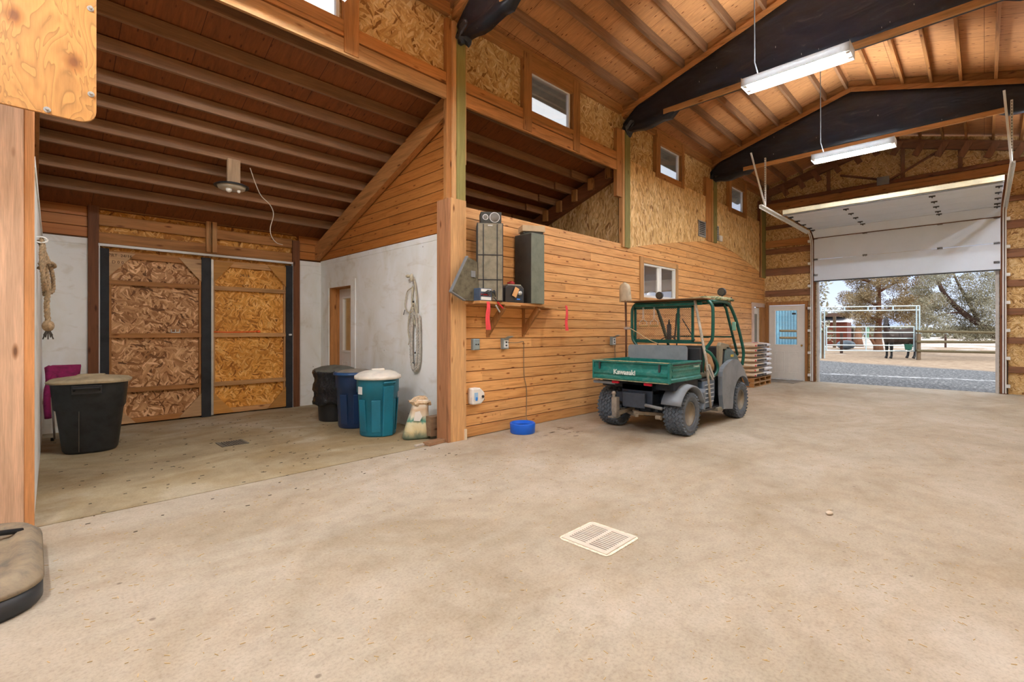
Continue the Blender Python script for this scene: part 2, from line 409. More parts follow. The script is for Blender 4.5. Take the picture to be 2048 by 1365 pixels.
# ------------------------------------------------------------------ the floor and ground
m_floor = M_concrete('aisle concrete', (srgb(160,148,130), srgb(178,167,150), srgb(192,183,169)), (.86,.80,.72,1))
m_bayfloor = M_concrete('stained bay concrete', (srgb(142,127,102), srgb(172,157,128), srgb(192,183,165)), (.70,.60,.44,1), seed=4)
mb = MB(); mb.box(-9, -1.15, -.3, 15.45, 4.85, 0); tag(mb.build('floor', m_floor), 'broad dusty beige concrete slab of the barn aisle', 'floor', kind='structure')
mb = MB(); mb.box(-.02, 4.868, -.3, 3.98, 9.3, 0); tag(mb.build('floor_bay', m_bayfloor), 'brown stained concrete slab of the side bay behind the joint', 'floor', kind='structure')
mb = MB(); mb.box(3.985, 4.865, -.3, 15.45, 9.3, 0); tag(mb.build('floor_room', m_bayfloor), 'concrete slab inside the tack rooms', 'floor', kind='structure')

# ------------------------------------------------------------------ siding walls
PITCH = .1457
def boards(mbx, axis, plane, depth, a0, a1, z0, topf, holes=(), step=.3, botf=None):
    """horizontal boards with bevelled edges facing -depth; axis x: wall at y=plane, axis y: wall at x=plane"""
    def P(a, d, z): return (a, plane+d, z) if axis == 'x' else (plane+d, a, z)
    k0 = int(math.floor(z0/PITCH)); zmax = max(topf(a0+(a1-a0)*i/40) for i in range(41)); k1 = int(math.ceil(zmax/PITCH))
    for k in range(k0, k1):
        zb = max(z0, k*PITCH); zt = (k+1)*PITCH
        segs = [(a0, a1)]
        for (h0, h1, hz0, hz1) in holes:
            if zt-.02 > hz0 and zb+.02 < hz1:
                ns = []
                for s0, s1 in segs:
                    if h1 <= s0 or h0 >= s1: ns.append((s0, s1)); continue
                    if h0 > s0: ns.append((s0, h0))
                    if h1 < s1: ns.append((h1, s1))
                segs = ns
        for s0, s1 in segs:
            full = all(topf(s0+(s1-s0)*i/30) >= zt-1e-4 for i in range(31)) and (botf is None)
            n = 1 if full else max(1, int((s1-s0)/step))
            for i in range(n):
                b0 = s0+(s1-s0)*i/n; b1 = s0+(s1-s0)*(i+1)/n
                t0 = min(zt, topf(b0)); t1 = min(zt, topf(b1))
                if t0 <= zb+.004 and t1 <= zb+.004: continue
                t0 = max(t0, zb+.002); t1 = max(t1, zb+.002); c = .005
                A = [P(b0,0,zb+.003),P(b0,-c,zb+c+.003),P(b0,-c,t0-c if t0 == zt else t0),P(b0,0,t0),P(b0,depth,t0),P(b0,depth,zb+.003)]
                B = [P(b1,0,zb+.003),P(b1,-c,zb+c+.003),P(b1,-c,t1-c if t1 == zt else t1),P(b1,0,t1),P(b1,depth,t1),P(b1,depth,zb+.003)]
                mbx.loft([A, B])
def pl(pts):
    def f(x):
        if x <= pts[0][0]: return pts[0][1]
        for (a, b), (c, d) in zip(pts, pts[1:]):
            if x <= c: return b+(d-b)*(x-a)/(c-a)
        return pts[-1][1]
    return f
topw = pl([(3.9,3.06),(7.97,3.04),(8.76,3.2),(9.81,3.38),(11.44,3.63),(11.87,3.66),(12.4,3.63),(13.3,3.5),(14.2,3.34),(15.42,3.09)])
m_siding = M_siding('x'); m_siding_y = M_siding('y', .9, 'pine siding bay', (190,124,62))
mb = MB(); boards(mb, 'x', 4.88, .02, 3.99, 15.42, 0.0, topw, holes=[(8.50,9.84,2.08,2.76),(14.44,14.98,-.1,2.12)], step=.22)
tag(mb.build('wall_siding', m_siding, warp=True), 'long pine tongue and groove wall beside the aisle', 'wall', kind='structure')
mb = MB(); topf = lambda x: topw(x)-.02
for a, b, z0, z1 in ((3.99,8.50,0,3.0),(8.50,9.84,0,2.07),(8.50,9.84,2.77,3.0),(9.84,14.44,0,3.0),(14.44,14.98,2.13,3.0),(14.98,15.42,0,3.0)): mb.box(a,4.905,z0,b,4.93,z1)
tag(mb.build('wall_siding_backing', lum('x','brown'), warp=True), 'dark backing behind the pine wall boards', 'wall', kind='structure')

# clerestory OSB between posts and above
m_osb = osb('strand board golden', 'y', 0, 1.12, 1.1, (88, 78, 99, 60)); m_osb_up = osb('strand board brown upper', 'y', 0, .86, 1.05); m_osbx = osb('strand board gable', 'x', 0, 1.0, 1.5)
def roofz(x, y): return 5.60 - zdrop(x) + .295*(4.87-y if y > 1.93 else (y+1.01)) if y > 1.93 else 5.60-zdrop(x)+.295*(y+1.01)
WIN = [(1,.95,2.32,4.75,5.34),(2,5.31,6.26,4.735,5.32),(3,9.17,10.06,4.70,5.27),(4,12.88,13.76,4.64,5.21)]
mb = MB()
def osb_strip(mb, x0, x1, z0, z1, y=4.93, t=.015): mb.box(x0, y, z0, x1, y+t, z1)
seg = [(0.0,3.9),(3.9,7.87),(7.87,11.8),(11.8,15.42)]
for (a, b), (n, wx0, wx1, wz0, wz1) in zip(seg, WIN):
    zl = 4.60 if a < 7 else 4.5; zt = 5.62
    osb_strip(mb, a, wx0, zl, zt); osb_strip(mb, wx1, b, zl, zt); osb_strip(mb, wx0, wx1, zl, wz0); osb_strip(mb, wx0, wx1, wz1, zt)
osb_strip(mb, -9, 0, 0, 5.62)
tag(mb.build('wall_clerestory', m_osb_up, warp=True), 'upper strand board wall pierced by four small high windows', 'wall', kind='structure')
# lower proud OSB sheets in the two far segments
mb = MB()
for a, b in ((7.98, 11.62), (11.9, 14.95)):
    n = 16
    for i in range(n):
        x0 = a+(b-a)*i/n; x1 = a+(b-a)*(i+1)/n
        mb.add([(x0,4.868,topw(x0)-.05),(x1,4.868,topw(x1)-.05),(x1,4.868,4.66-.008*(x1-8)),(x0,4.868,4.66-.008*(x0-8)),(x0,4.93,topw(x0)-.05),(x1,4.93,topw(x1)-.05),(x1,4.93,4.66-.008*(x1-8)),(x0,4.93,4.66-.008*(x0-8))],
               [(0,1,2,3),(7,6,5,4),(3,2,6,7),(0,4,5,1),(1,5,6,2),(0,3,7,4)])
tag(mb.build('wall_strand_board', m_osb, warp=True), 'golden strand board sheets between the pine boards and the high windows', 'wall', kind='structure')

def thing_box(name, label, cat, box, mat, group=None, bevel=.004, warp=True):
    o = MB().box(*box).build(name, mat, bevel=bevel, warp=warp); tag(o, label, cat, group); return o
# posts of the aisle wall
t = empty('corner_post', (3.85, 4.86, 0)); tag(t, 'tall corner post cased in fir between the side bay and the pine wall', 'post')
MB().box(3.74,4.795,0,3.99,4.86,3.11).build('front_casing', lum('z','light'), t, bevel=.004)
MB().box(3.70,4.80,0,3.74,5.04,3.10).build('side_casing', wood('side casing fir', srgb(196,140,100), 'z'), t, bevel=.004)
MB().box(3.86,4.82,3.11,4.0,4.925,5.36).build('post_core', lum('z','green'), t)
MB().box(3.72,4.86,3.11,3.80,4.925,5.42).build('side_board', lum('z','brown'), t, bevel=.003)
MB().box(3.80,4.83,3.11,3.855,4.925,5.40).box(4.0,4.84,3.6,4.03,4.925,5.2).build('edge_strip', lum('z','light'), t, bevel=.003)
MB().box(3.76,4.86,0,3.97,5.0,3.1).build('core', lum('z','tan'), t)
MB().box(3.955,4.77,0,3.985,4.80,.14).build('foot_block', plain('pale worn wood', srgb(214,196,168), .7), t, bevel=.003)
for nm, x0, xm, x1, z0, z1, lb in (('wall_post', 7.56, 7.73, 7.97, 2.98, 5.16, 'green treated post standing right of the second high window'),
                           ('wall_post', 11.33, 11.64, 11.9, 3.58, 5.10, 'green edged post standing between the third and fourth high windows'),
                           ('wall_post', 14.95, 15.0, 15.38, 2.98, 5.2, 'greenish post in the far corner above the pine boards')):
    t = empty(nm, (x1-.1, 4.8-skew(x1), z0)); tag(t, lb, 'post')
    MB().box(x0,4.855,z0 if x0 > 11 else 3.9,xm+.0,4.925,z1).build('side_board', lum('z','brown' if x0 < 14 else 'dark'), t, bevel=.003, warp=True)
    MB().box(xm+.07,4.83,z0,x1,4.925,z1).build('post_core', lum('z','green'), t, warp=True)
    MB().box(xm,4.84,z0,xm+.07,4.925,z1).build('edge_strip', lum('z','tan'), t, bevel=.003, warp=True)
# headers and trims above the openings
for i, (a, b) in enumerate(((-.1, 3.72), (4.03, 7.56))):
    w = ('over the side bay', 'over the gap above the speakers')[i]
    thing_box('header_board', 'long lower fir header board '+w, 'board', (a,4.86,4.38,b,4.90,4.55), lum('x','tan' if i == 0 else 'orange'))
    thing_box('sill_board', 'fir sill board just above the header '+w, 'board', (a,4.865,4.575,b,4.90,4.715), lum('x','orange'))
    MB().box(a,4.89,4.53,b,4.92,4.60).build('trim_%d' % (i+1), lum('x','dark'), warp=True)['kind'] = 'structure'
for i, (a, b) in enumerate(seg):
    o = MB().box(a,4.86,5.47-zdrop(a),b-.12,4.925,5.62-zdrop(a)).build('trim_%d' % (i+3), lum('x','brown'), warp=True); o['kind'] = 'structure'
# clerestory windows
soff = plain('white soffit', srgb(214,226,230), .6)
for (n, x0, x1, z0, z1) in WIN:
    w = MB(); y = 4.90
    for bx in ((x0-.02,y,z0,x0+.02,y+.05,z1),(x1-.035,y,z0,x1,y+.05,z1),(x0-.02,y,z0-.03,x1,y+.05,z0),(x0-.02,y,z1,x1,y+.05,z1+.03)): w.box(*bx)
    wo_ = w.build('window_%d' % n, m_white, warp=True); wo_['kind'] = 'structure'; wo_['label'] = ['partly cut off high window above the side bay','high window nearest the corner post','high window above the sliding window','high window nearest the garage door'][n-1]; wo_['category'] = 'window'
    MB().box(x0,y+.022,z0,x1,y+.028,z1).build('pane', m_glass, wo_, warp=True)
    f = MB(); d = 4.855
    zb = 4.40 if n < 3 else z0-.13; zt = min(5.56, z1+.25)
    f.m = 0; f.box(x0-.19,d-.01,zb,x0-.02,4.925,zt); f.box(x1+.03,d-.01,zb,x1+.2,4.925,zt) if n < 3 else f.box(x1+.03,d-.01,zb,x1+.15,4.925,zt)
    f.build('window_post', lum('z','brown'), wo_, bevel=.004, warp=True)
    f = MB(); f.box(x0-.02,d,z0-.13,x1+.03,4.925,z0-.005); f.box(x0-.02,d,z1+.01,x1+.03,4.925,zt-.01)
    f.build('window_rail', lum('x','brown'), wo_, bevel=.004, warp=True)

# ------------------------------------------------------------------ ceilings
ceil = MB()
for side in (1, -1):
    for a, b in ((-9.3, 4.0), (4.0, 15.9)):
        def z(x, y): return 5.60-zdrop(x)+.145+.295*(4.87-y if side > 0 else (y+1.01))
        y0, y1 = (5.45, 1.93) if side > 0 else (-1.6, 1.93)
        ceil.add([(a,y0,z(a,y0)),(b,y0,z(b,y0)),(b,y1,z(b,y1)),(a,y1,z(a,y1)),(a,y0,z(a,y0)+.03),(b,y0,z(b,y0)+.03),(b,y1,z(b,y1)+.03),(a,y1,z(a,y1)+.03)],
                 [(0,1,2,3),(7,6,5,4),(0,4,5,1),(3,2,6,7),(0,3,7,4),(1,5,6,2)])
tag(ceil.build('ceiling', m_deck), 'sloping plywood roof deck over the aisle', 'ceiling', kind='structure')
tag(MB().add([(-9,4.97,5.66),(15.6,4.97,5.53),(15.6,5.5,5.37),(-9,5.5,5.50),(-9,4.97,5.70),(15.6,4.97,5.57),(15.6,5.5,5.41),(-9,5.5,5.54)],[(0,1,2,3),(7,6,5,4),(0,4,5,1),(3,2,6,7),(0,3,7,4),(1,5,6,2)]).build('ceiling_eave', plain('pale blue soffit', srgb(176,214,226), .6)), 'pale blue eave soffit outside the high windows', 'soffit', kind='structure')
def leanz(y): return 4.47-.361*(y-5.26)      # underside of the lean-to joists
c2 = MB(); za, zb_ = leanz(4.96)+.142, leanz(9.5)+.142
c2.add([(-.3,4.96,za),(16,4.96,za),(16,9.5,zb_),(-.3,9.5,zb_),(-.3,4.96,za+.03),(16,4.96,za+.03),(16,9.5,zb_+.03),(-.3,9.5,zb_+.03)], [(0,1,2,3),(7,6,5,4),(0,4,5,1),(3,2,6,7),(0,3,7,4),(1,5,6,2)])
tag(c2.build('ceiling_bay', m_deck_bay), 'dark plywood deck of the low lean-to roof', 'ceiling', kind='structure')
ORD = ['first','second','third','fourth','fifth','sixth','seventh','eighth','ninth','tenth','eleventh','twelfth','thirteenth','fourteenth']
LY = [5.26,5.73,6.13,6.55,6.90,7.31,7.68,8.13,8.56]
for i, y in enumerate(LY):
    z = leanz(y)
    o = MB().box(.02,y-.045,z,3.96,y,z+.14).build('roof_joist', lum('x','joist'), bevel=.003)
    tag(o, '%s dusty joist from the header across the side bay ceiling' % ORD[i], 'joist', 'joists over the side bay')
    o = MB().box(3.98,y-.145,leanz(y-.1),7.66,y-.1,leanz(y-.1)+.14).build('roof_joist', lum('x','joist'), bevel=.003)
    tag(o, '%s joist from the header above the pine wall with the speakers' % ORD[i], 'joist', 'joists above the pine wall')
    if i < 6:
        o = MB().box(7.2,y-.19,leanz(y-.1)-.005,8.1,y-.146,leanz(y-.1)+.135).build('joist_splice', lum('x','joist'), bevel=.003)
        tag(o, '%s short splice piece lapping the joists at the second rafter' % ORD[i], 'joist', 'splice pieces at the second rafter')
# side rafters of the lean-to
def slopebeam(name, x0, x1, ya, yb, ztop, h, mat):
    m = MB(); m.prism([(ya, ztop(ya)), (yb, ztop(yb)), (yb, ztop(yb)-h), (ya, ztop(ya)-h)], 'x', x0, x1); return m.build(name, mat, bevel=.004)
tag(slopebeam('bay_rafter', 3.84, 3.94, 5.05, 9.15, lambda y: leanz(y)-.002, .29, lum('y','orange')), 'sloping fir rafter on the right side of the bay', 'rafter')
tag(slopebeam('bay_rafter', .002, .06, 4.90, 9.15, lambda y: leanz(y)-.002, .29, lum('y','brown')), 'sloping fir rafter on the left side of the bay', 'rafter')
tag(slopebeam('bay_rafter', 7.72, 7.86, 4.96, 8.6, lambda y: leanz(y)-.002, .27, lum('y','dark')), 'dark sloping rafter above the pine wall near the second high window', 'rafter')
for i, y in enumerate((5.05, 5.45, 5.85, 6.25, 6.62)):
    o = MB().box(7.66,y-.06,leanz(y)-.24,7.715,y+.06,leanz(y)-.01).build('rafter_block', lum('z','brown'), bevel=.003); tag(o, '%s wooden block on the face of the dark rafter' % ORD[i], 'block', 'blocks on the dark rafter')
m = MB(); m.prism([(4.95, 2.9), (9.1, 2.9), (9.1, leanz(9.1)-.27), (4.95, leanz(4.95)-.27)], 'x', 7.865, 7.88)
tag(m.build('wall_attic', osb('strand board attic', 'x', 0, 1.0, 1.1, (88, 78, 99, 60))), 'triangular strand board wall under the dark rafter', 'wall', kind='structure')
# room ceiling behind the pine wall
tag(MB().box(3.99,4.95,2.86,15.4,9.15,2.9).build('ceiling_room', lum('x','dark')), 'ceiling boards of the tack room behind the pine wall', 'ceiling', kind='structure')

# main roof purlins
PYL = [4.56,4.09,3.68,3.29,2.84,2.39,2.02, 1.56,1.13,.72,.32,-.12,-.55,-.92]
rows = [(4.0,7.86,'between the first and second plastic wrapped trusses'),(7.94,11.76,'between the second and third plastic wrapped trusses'),(11.84,15.35,'between the third truss and the gable wall')]
for a, b, w in rows:
    for i, y in enumerate(PYL):
        za = 5.60-zdrop(a)+.295*(4.87-y if y > 1.93 else y+1.01); zb2 = 5.60-zdrop(b)+.295*(4.87-y if y > 1.93 else y+1.01)
        m = MB(); m.add([(a,y-.045,za),(b,y-.045,zb2),(b,y,zb2),(a,y,za),(a,y-.045,za+.14),(b,y-.045,zb2+.14),(b,y,zb2+.14),(a,y,za+.14)], [(3,2,1,0),(4,5,6,7),(0,1,5,4),(1,2,6,5),(2,3,7,6),(3,0,4,7)])
        tag(m.build('roof_purlin', lum('x','joist') if y > 1.9 else lum('x','brown'), bevel=.003), '%s purlin from the high windows %s' % (ORD[i], w), 'purlin', 'roof purlins '+w)
# blocking at trusses (triangular fill between the purlins)
def truss(X, label, zb):
    t = empty('roof_truss', (X, 1.93, zb)); tag(t, label, 'truss')
    def zt(y): return 5.60-zdrop(X)+.295*(4.87-y if y > 1.93 else y+1.01)
    m = MB()
    for ya, yb in ((4.93,1.93),(1.93,-1.05)):
        m.prism([(ya,zt(ya)),(yb,zt(yb)),(yb,zt(yb)-.10),(ya,zt(ya)-.10)], 'x', X-.07, X+.07)
    m.build('top_chord', lum('y','orange'), t, bevel=.004)
    m = MB()
    for ya, yb in ((4.93,1.93),(1.93,-1.05)):
        m.prism([(ya,zt(ya)),(yb,zt(yb)),(yb,zt(yb)+.135),(ya,zt(ya)+.135)], 'x', X-.03, X+.03)
    m.build('blocking', lum('y','brown'), t)
    MB().box(X-.1,-.25,zb-.04,X-.055,4.0,zb+.05).build('bottom_chord', lum('y','tan'), t, bevel=.004)
    # plastic wrap: closed skin with gentle wrinkles
    ys = [4.82-(4.82+.95)*i/44 for i in range(45)]; rings = []
    for i, y in enumerate(ys):
        up = zt(y)-.085; low = zb-.0
        if y > 3.9: low = zb-.13-.03*math.sin(y*9)
        if y > 4.5: up = min(up, zt(y)-.085-(y-4.5)*.5)
        if y > 4.62: low = zb-.13+(y-4.62)*.2
        if y < -.22: low = zb-.07
        g = []
        wob = .018*math.sin(i*1.7+X)+.012*math.sin(i*3.1+X*2)
        th = .062
        K = 7
        for k in range(K): z = up+(low-up)*k/(K-1); g.append((X-th-wob*math.sin(PI*k/(K-1))-(.03 if (y > 3.9 and k > 4) else 0)-.006*math.sin(k*2.1+i), y, z))
        for k in range(K): z = low+(up-low)*k/(K-1); g.append((X+th+wob*math.sin(PI*k/(K-1)), y, z))
        rings.append(g)
    w = MB().loft(rings).build('plastic_wrap', m_film, t, smooth=True)
    # crumpled end
    m = MB(); rnd = random.Random(int(X*10)); gs = []
    for i in range(7):
        y = 4.60+.045*i; r = .13*(1-abs(i-2.5)/6.5); g = []
        for k in range(12):
            a = 2*PI*k/12; rr = r*(1+.25*rnd.uniform(-1,1)); g.append((X-.0+rr*math.cos(a)*.9, y, zb-.06+.06*(i < 3)+rr*math.sin(a)*1.1))
        gs.append(g)
    m.loft(gs); m.build('bunched_end', m_film, t)
    return t
truss(3.92, 'plastic wrapped roof truss resting on the corner post, nearest one', 5.27)
truss(7.9, 'plastic wrapped roof truss behind the larger near shop light', 5.26)
truss(11.8, 'plastic wrapped roof truss behind the smaller far shop light', 5.19)

# ------------------------------------------------------------------ side bay walls
# right wall of the bay at x 3.97
mb = MB()
for y0, y1, z0, z1 in ((4.95,7.92,0,2.68),(8.74,9.15,0,2.68),(7.92,8.74,2.22,2.68)): mb.box(3.96,y0,z0,3.99,y1,z1)
mb.box(3.953,4.95,2.68,3.99,9.15,2.76)
tag(mb.build('wall_bay_right', m_wall), 'dirty white panelled wall on the right of the side bay', 'wall', kind='structure')
mb = MB(); boards(mb, 'y', 3.965, .02, 4.97, 9.13, 2.76, lambda y: leanz(y)-.25, step=.18)
tag(mb.build('wall_bay_right_boards', m_siding_y), 'pine boards above the white panel on the right of the bay', 'wall', kind='structure')
tag(MB().box(3.99,4.95,2.76,4.0,9.15,leanz(9.15)).build('wall_bay_right_backing', lum('y','dark')), 'backing behind the bay boards', 'wall', kind='structure')
# back wall of the bay at y 9.15
mb = MB()
mb.box(0,9.15,0,.57,9.18,2.66); mb.box(3.54,9.15,0,3.97,9.18,2.66); mb.box(0,9.14,2.66,.57,9.18,2.75); mb.box(3.54,9.14,2.66,3.97,9.18,2.74)
tag(mb.build('wall_bay_back', m_wall), 'white panels either side of the sliding barn doors', 'wall', kind='structure')
mb = MB(); boards(mb, 'x', 9.155, .02, 0, .57, 2.76, lambda x: 3.3); boards(mb, 'x', 9.155, .02, 3.54, 3.97, 2.76, lambda x: 3.3)
tag(mb.build('wall_bay_back_boards', m_siding_y), 'pine boards above the white panels of the bay back wall', 'wall', kind='structure')
tag(MB().box(.57,9.2,2.6,3.54,9.22,3.5).box(-.1,9.19,3.2,3.97,9.2,3.6).build('wall_bay_header', osb('strand board header', 'y', 2)), 'strand board strip above the sliding barn doors', 'wall', kind='structure')
for z0, z1, lb in ((2.70,2.86,'fir rail directly above the white track of the sliding doors'),(2.96,3.12,'middle fir rail above the sliding doors'),(3.2,3.36,'uppermost fir rail above the sliding doors')):
    thing_box('wall_rail', lb, 'board', (.68,9.14,z0,3.42,9.19,z1), lum('x','brown'), warp=False)
for x0, x1, z0, z1, lb, kd in ((.57,.69,0,3.30,'tall brown post left of the sliding barn doors','dark'),(3.41,3.54,0,3.10,'tall brown post right of the sliding barn doors','dark'),(2.03,2.10,2.72,3.28,'short stud over the sliding doors, left of a pair','tan'),(2.115,2.185,2.72,3.28,'short stud over the sliding doors, right of a pair','tan')):
    thing_box('wall_stud', lb, 'post', (x0,9.10,z0,x1,9.17,z1), lum('z',kd), warp=False)
# left wall of the bay
mb = MB(); mb.prism([(-.055,4.95),(.012,4.95),(.104,9.13),(-.055,9.13)],'z',0,2.62); mb.prism([(-.055,4.95),(.02,4.95),(.112,9.13),(-.055,9.13)],'z',2.62,2.7)
tag(mb.build('wall_bay_left', m_wall), 'white wall seen edge-on at the left of the side bay', 'wall', kind='structure')
tag(MB().prism([(4.95,2.7),(9.15,2.7),(9.15,leanz(9.15)),(4.95,leanz(4.95))],'x',-.06,0).build('wall_bay_left_boards', lum('y','brown')), 'brown boards above the white wall at the left of the bay', 'wall', kind='structure')
t = empty('corner_post', (-.2, 4.86, 0)); tag(t, 'wide pink-toned pine post at the left picture edge', 'post')
MB().box(-.7,4.80,0,-.035,4.86,4.5).build('front_board', wood('pinkish pine', srgb(226,186,154), 'z', .85, var=.05), t, bevel=.004)
MB().box(-.036,4.795,0,.016,4.925,4.5).build('edge_board', wood('edge pine', srgb(214,152,100), 'z', .8, var=.05), t, bevel=.006)

# sliding barn doors
tr = MB(); tr.box(.68,9.10,2.655,3.42,9.16,2.69); tr.box(.685,9.10,0,.70,9.15,2.655); tr.box(3.405,9.10,0,3.42,9.15,2.655)
tag(tr.build('trim_8', m_white), 'white metal frame around the sliding barn doors', 'trim', kind='structure')
felt = plain('dusty black felt', srgb(40,42,46), .8, var=.3)
m_barn = [osb('weathered brown strand board', 'y', 1, 1.3, 1.15), osb('orange strand board', 'y', 2, 1.2, 1.25)]
def barn_door(n, x0, x1, lb, tone):
    Y = 9.17
    d = MB().box(x0,Y,0.02,x1,Y+.015,2.6).build('door_%d' % n, m_barn[tone]); tag(d, lb, 'door', kind='structure')
    r = 'brown' if tone == 0 else 'tan'
    for z in (2.10, 1.31, .49): MB().box(x0,Y-.06,z,x1,Y,z+.07).build('rail', lum('x', r), d, bevel=.003)
    MB().box(x0+.03,Y-.05,2.50,x1-.03,Y,2.6).box(x0+.03,Y-.05,.02,x1-.03,Y,.1).build('edge_rail', lum('x', r), d, bevel=.003)
    for xa in (x0, x1-.03): MB().box(xa,Y-.05,.02,xa+.03,Y,2.6).build('stile', lum('z', r), d, bevel=.003)
    gm = wood('gusset plywood %d' % tone, srgb(208,170,128) if tone == 0 else srgb(214,156,84), 'x', .85)
    for sx_, xc in ((1, x0), (-1, x1)):
        for zc, sz in ((2.58, -1), (.03, 1)):
            MB().prism([(xc, zc), (xc+sx_*.31, zc), (xc, zc+sz*.36)], 'y', Y-.068, Y-.052).build('gusset', gm, d)
    return d
dl = barn_door(4, .80, 1.96, 'left sliding barn door of weathered brown strand board', 0)
dr = barn_door(5, 2.13, 3.29, 'right sliding barn door of orange strand board', 1)
MB().box(.70,9.08,0,.80,9.15,2.62).build('felt_strip', felt, dl); MB().box(1.96,9.08,0,2.09,9.15,2.62).build('felt_strip', felt, dl)
MB().box(2.092,9.07,.02,2.125,9.11,2.6).build('metal_edge', m_steel, dr)
MB().box(3.29,9.09,0,3.405,9.15,2.62).build('felt_strip', felt, dr)
st = plain('stamp ink', srgb(70,46,28), .8)
text_mesh('ink_stamp', 'PRT  24/16', .06, st, dl, (.93, 9.10, 2.53), (R(90),0,0)); text_mesh('ink_stamp', 'D 0 0', .06, st, dl, (.90, 9.10, 2.43), (R(90),0,0))
text_mesh('ink_stamp', '24/16', .07, st, dr, (2.62, 9.168, 2.38), (R(90),0,0)); text_mesh('ink_stamp', 'EXP 1', .06, st, dr, (2.66, 9.168, 2.2), (R(90),0,0))

# side door in the bay right wall (to the tack room)
cs = MB()
cs.box(3.945,7.74,0,3.96,7.9,2.22); cs.box(3.945,8.78,0,3.96,8.90,2.22); cs.box(3.945,7.74,2.22,3.96,8.9,2.33)
tag(cs.build('trim_9', m_wall), 'dirty white casing around the bay side door', 'trim', kind='structure')
j = MB(); j.box(3.955,8.72,0,4.17,8.76,2.24); j.box(3.955,7.90,0,4.17,7.93,2.24); j.box(3.955,7.93,2.21,4.17,8.72,2.24)
tag(j.build('trim_10', lum('z','orange')), 'brown wooden jamb of the bay side door', 'trim', kind='structure')
m_door = plain('white door paint', srgb(222,220,216), .4, var=.04)
def panel_door(n, w, h, gx0, gx1, gz0, gz1, label, frame_mat=None):
    """door in local coords: x across 0..w, y depth, z up; glass opening; two embossed panels"""
    d = MB()
    for b in ((0,0,0,w,.04,gz0),(0,0,gz1,w,.04,h),(0,0,gz0,gx0,.04,gz1),(gx1,0,gz0,w,.04,gz1)): d.box(*b)
    o = d.build('door_%d' % n, m_door, bevel=.002); tag(o, label, 'door', kind='structure')
    f = MB(); e = .035
    for b in ((gx0-e,-.015,gz0-e,gx1+e,0,gz0),(gx0-e,-.015,gz1,gx1+e,0,gz1+e),(gx0-e,-.015,gz0,gx0,0,gz1),(gx1,-.015,gz0,gx1+e,0,gz1)): f.box(*b)
    f.build('glass_frame', m_whitep, o, bevel=.004, local=True)
    MB().box(gx0,.015,gz0,gx1,.022,gz1).build('pane', m_glass, o, local=True)
    for a, b in ((.14*w/.9, .40*w/.9), (.50*w/.9, .76*w/.9)):
        p = MB(); z0, z1 = .18, gz0-.2; t = .02
        for bx in ((a,-.008,z0,b,0,z0+t),(a,-.008,z1-t,b,0,z1),(a,-.008,z0+t,a+t,0,z1-t),(b-t,-.008,z0+t,b,0,z1-t),(a+.05,-.006,z0+.05,b-.05,0,z1-.05)): p.box(*bx)
        p.build('raised_panel', m_door, o, bevel=.004, local=True)
    return o
d = panel_door(2, .80, 2.2, .17, .64, 1.05, 2.02, 'white half-glass door in the side wall of the bay')
d.location = (4.13, 8.72, 0); d.rotation_euler = (0, 0, -PI/2)
# far man door
d = panel_door(1, .92, 2.13, .17, .73, 1.0, 1.98, 'white half-glass entry door left of the garage opening')
d.location = (15.36, 4.52, .02); d.rotation_euler = (0, 0, -PI/2)
kn = MB(); kn.cyl((.86,0,.98),(.86,-.05,.98),.012); kn.ball((.86,-.06,.98),.028)
kn.build('door_knob', plain('brass', srgb(190,150,80), .3, .9), d, local=True, smooth=True)
MB().box(.60,.01,1.86,.70,.014,1.91).build('sticker', m_black, d, local=True)
fr = MB()
fr.box(15.30,4.52,0,15.398,4.60,2.16); fr.box(15.30,3.51,0,15.398,3.58,2.16); fr.box(15.30,3.51,2.16,15.398,4.60,2.26)
tag(fr.build('trim_11', lum('z','brown')), 'fir frame around the white entry door', 'trim', kind='structure')
# door at the end of the pine wall
o = MB().box(14.46,4.885,0.02,14.97,4.92,2.08).build('door_3', m_door, warp=True); tag(o, 'narrow white door at the far end of the pine wall', 'door', kind='structure')
MB().box(14.60,4.878,1.0,14.78,4.886,1.9).build('pane', plain('dim glass', srgb(120,120,112), .1), o, warp=True)
f = MB(); f.box(14.32,4.84,0,14.45,4.874,2.1); f.box(14.32,4.84,2.1,15.3,4.874,2.22)
tag(f.build('trim_12', plain('pale lilac trim', srgb(206,184,172), .6), warp=True), 'pale casing of the narrow door by the pellet bags', 'trim', kind='structure')
tag(MB().box(14.97,4.80,0,15.29,4.874,2.1).build('trim_13', lum('z','brown'), warp=True), 'brown jamb board in the far corner', 'trim', kind='structure')

# ------------------------------------------------------------------ far gable wall and garage opening
XE = 15.4
g = MB()
def og(y0, y1, z0, z1): g.box(XE, y0, z0, XE+.02, y1, z1)
og(4.60,4.9,0,5.5); og(3.51,4.60,2.24,5.5); og(3.30,3.51,0,5.5); og(-.22,3.30,4.05,5.5); og(-1.15,-.22,0,5.5)
g.prism([(4.95,5.5),(1.93,5.5),(-1.15,5.5),(-1.15,5.55),(1.93,6.45),(4.95,5.6)], 'x', XE, XE+.02)
tag(g.build('wall_far', m_osbx), 'far gable wall of strand board around the garage opening', 'wall', kind='structure')
gi = lambda y0,y1,z0,z1,lb,kd='brown': thing_box('wall_girt', lb, 'board', (XE-.06,y0,z0,XE,y1,z1), lum('y',kd), warp=False)
sec = [(4.40,4.50),(3.86,4.06),(3.66,3.82),(3.04,3.24),(2.42,2.60)]
for i, (a, b) in enumerate(sec): gi(3.45,4.62,a,b,'%s girt down from the beam left of the garage door' % ORD[i], 'orange' if i == 1 else 'red')
secr = [(4.30,4.42),(3.70,3.88),(3.05,3.24),(2.40,2.55),(1.77,1.92),(1.13,1.27),(.48,.62)]
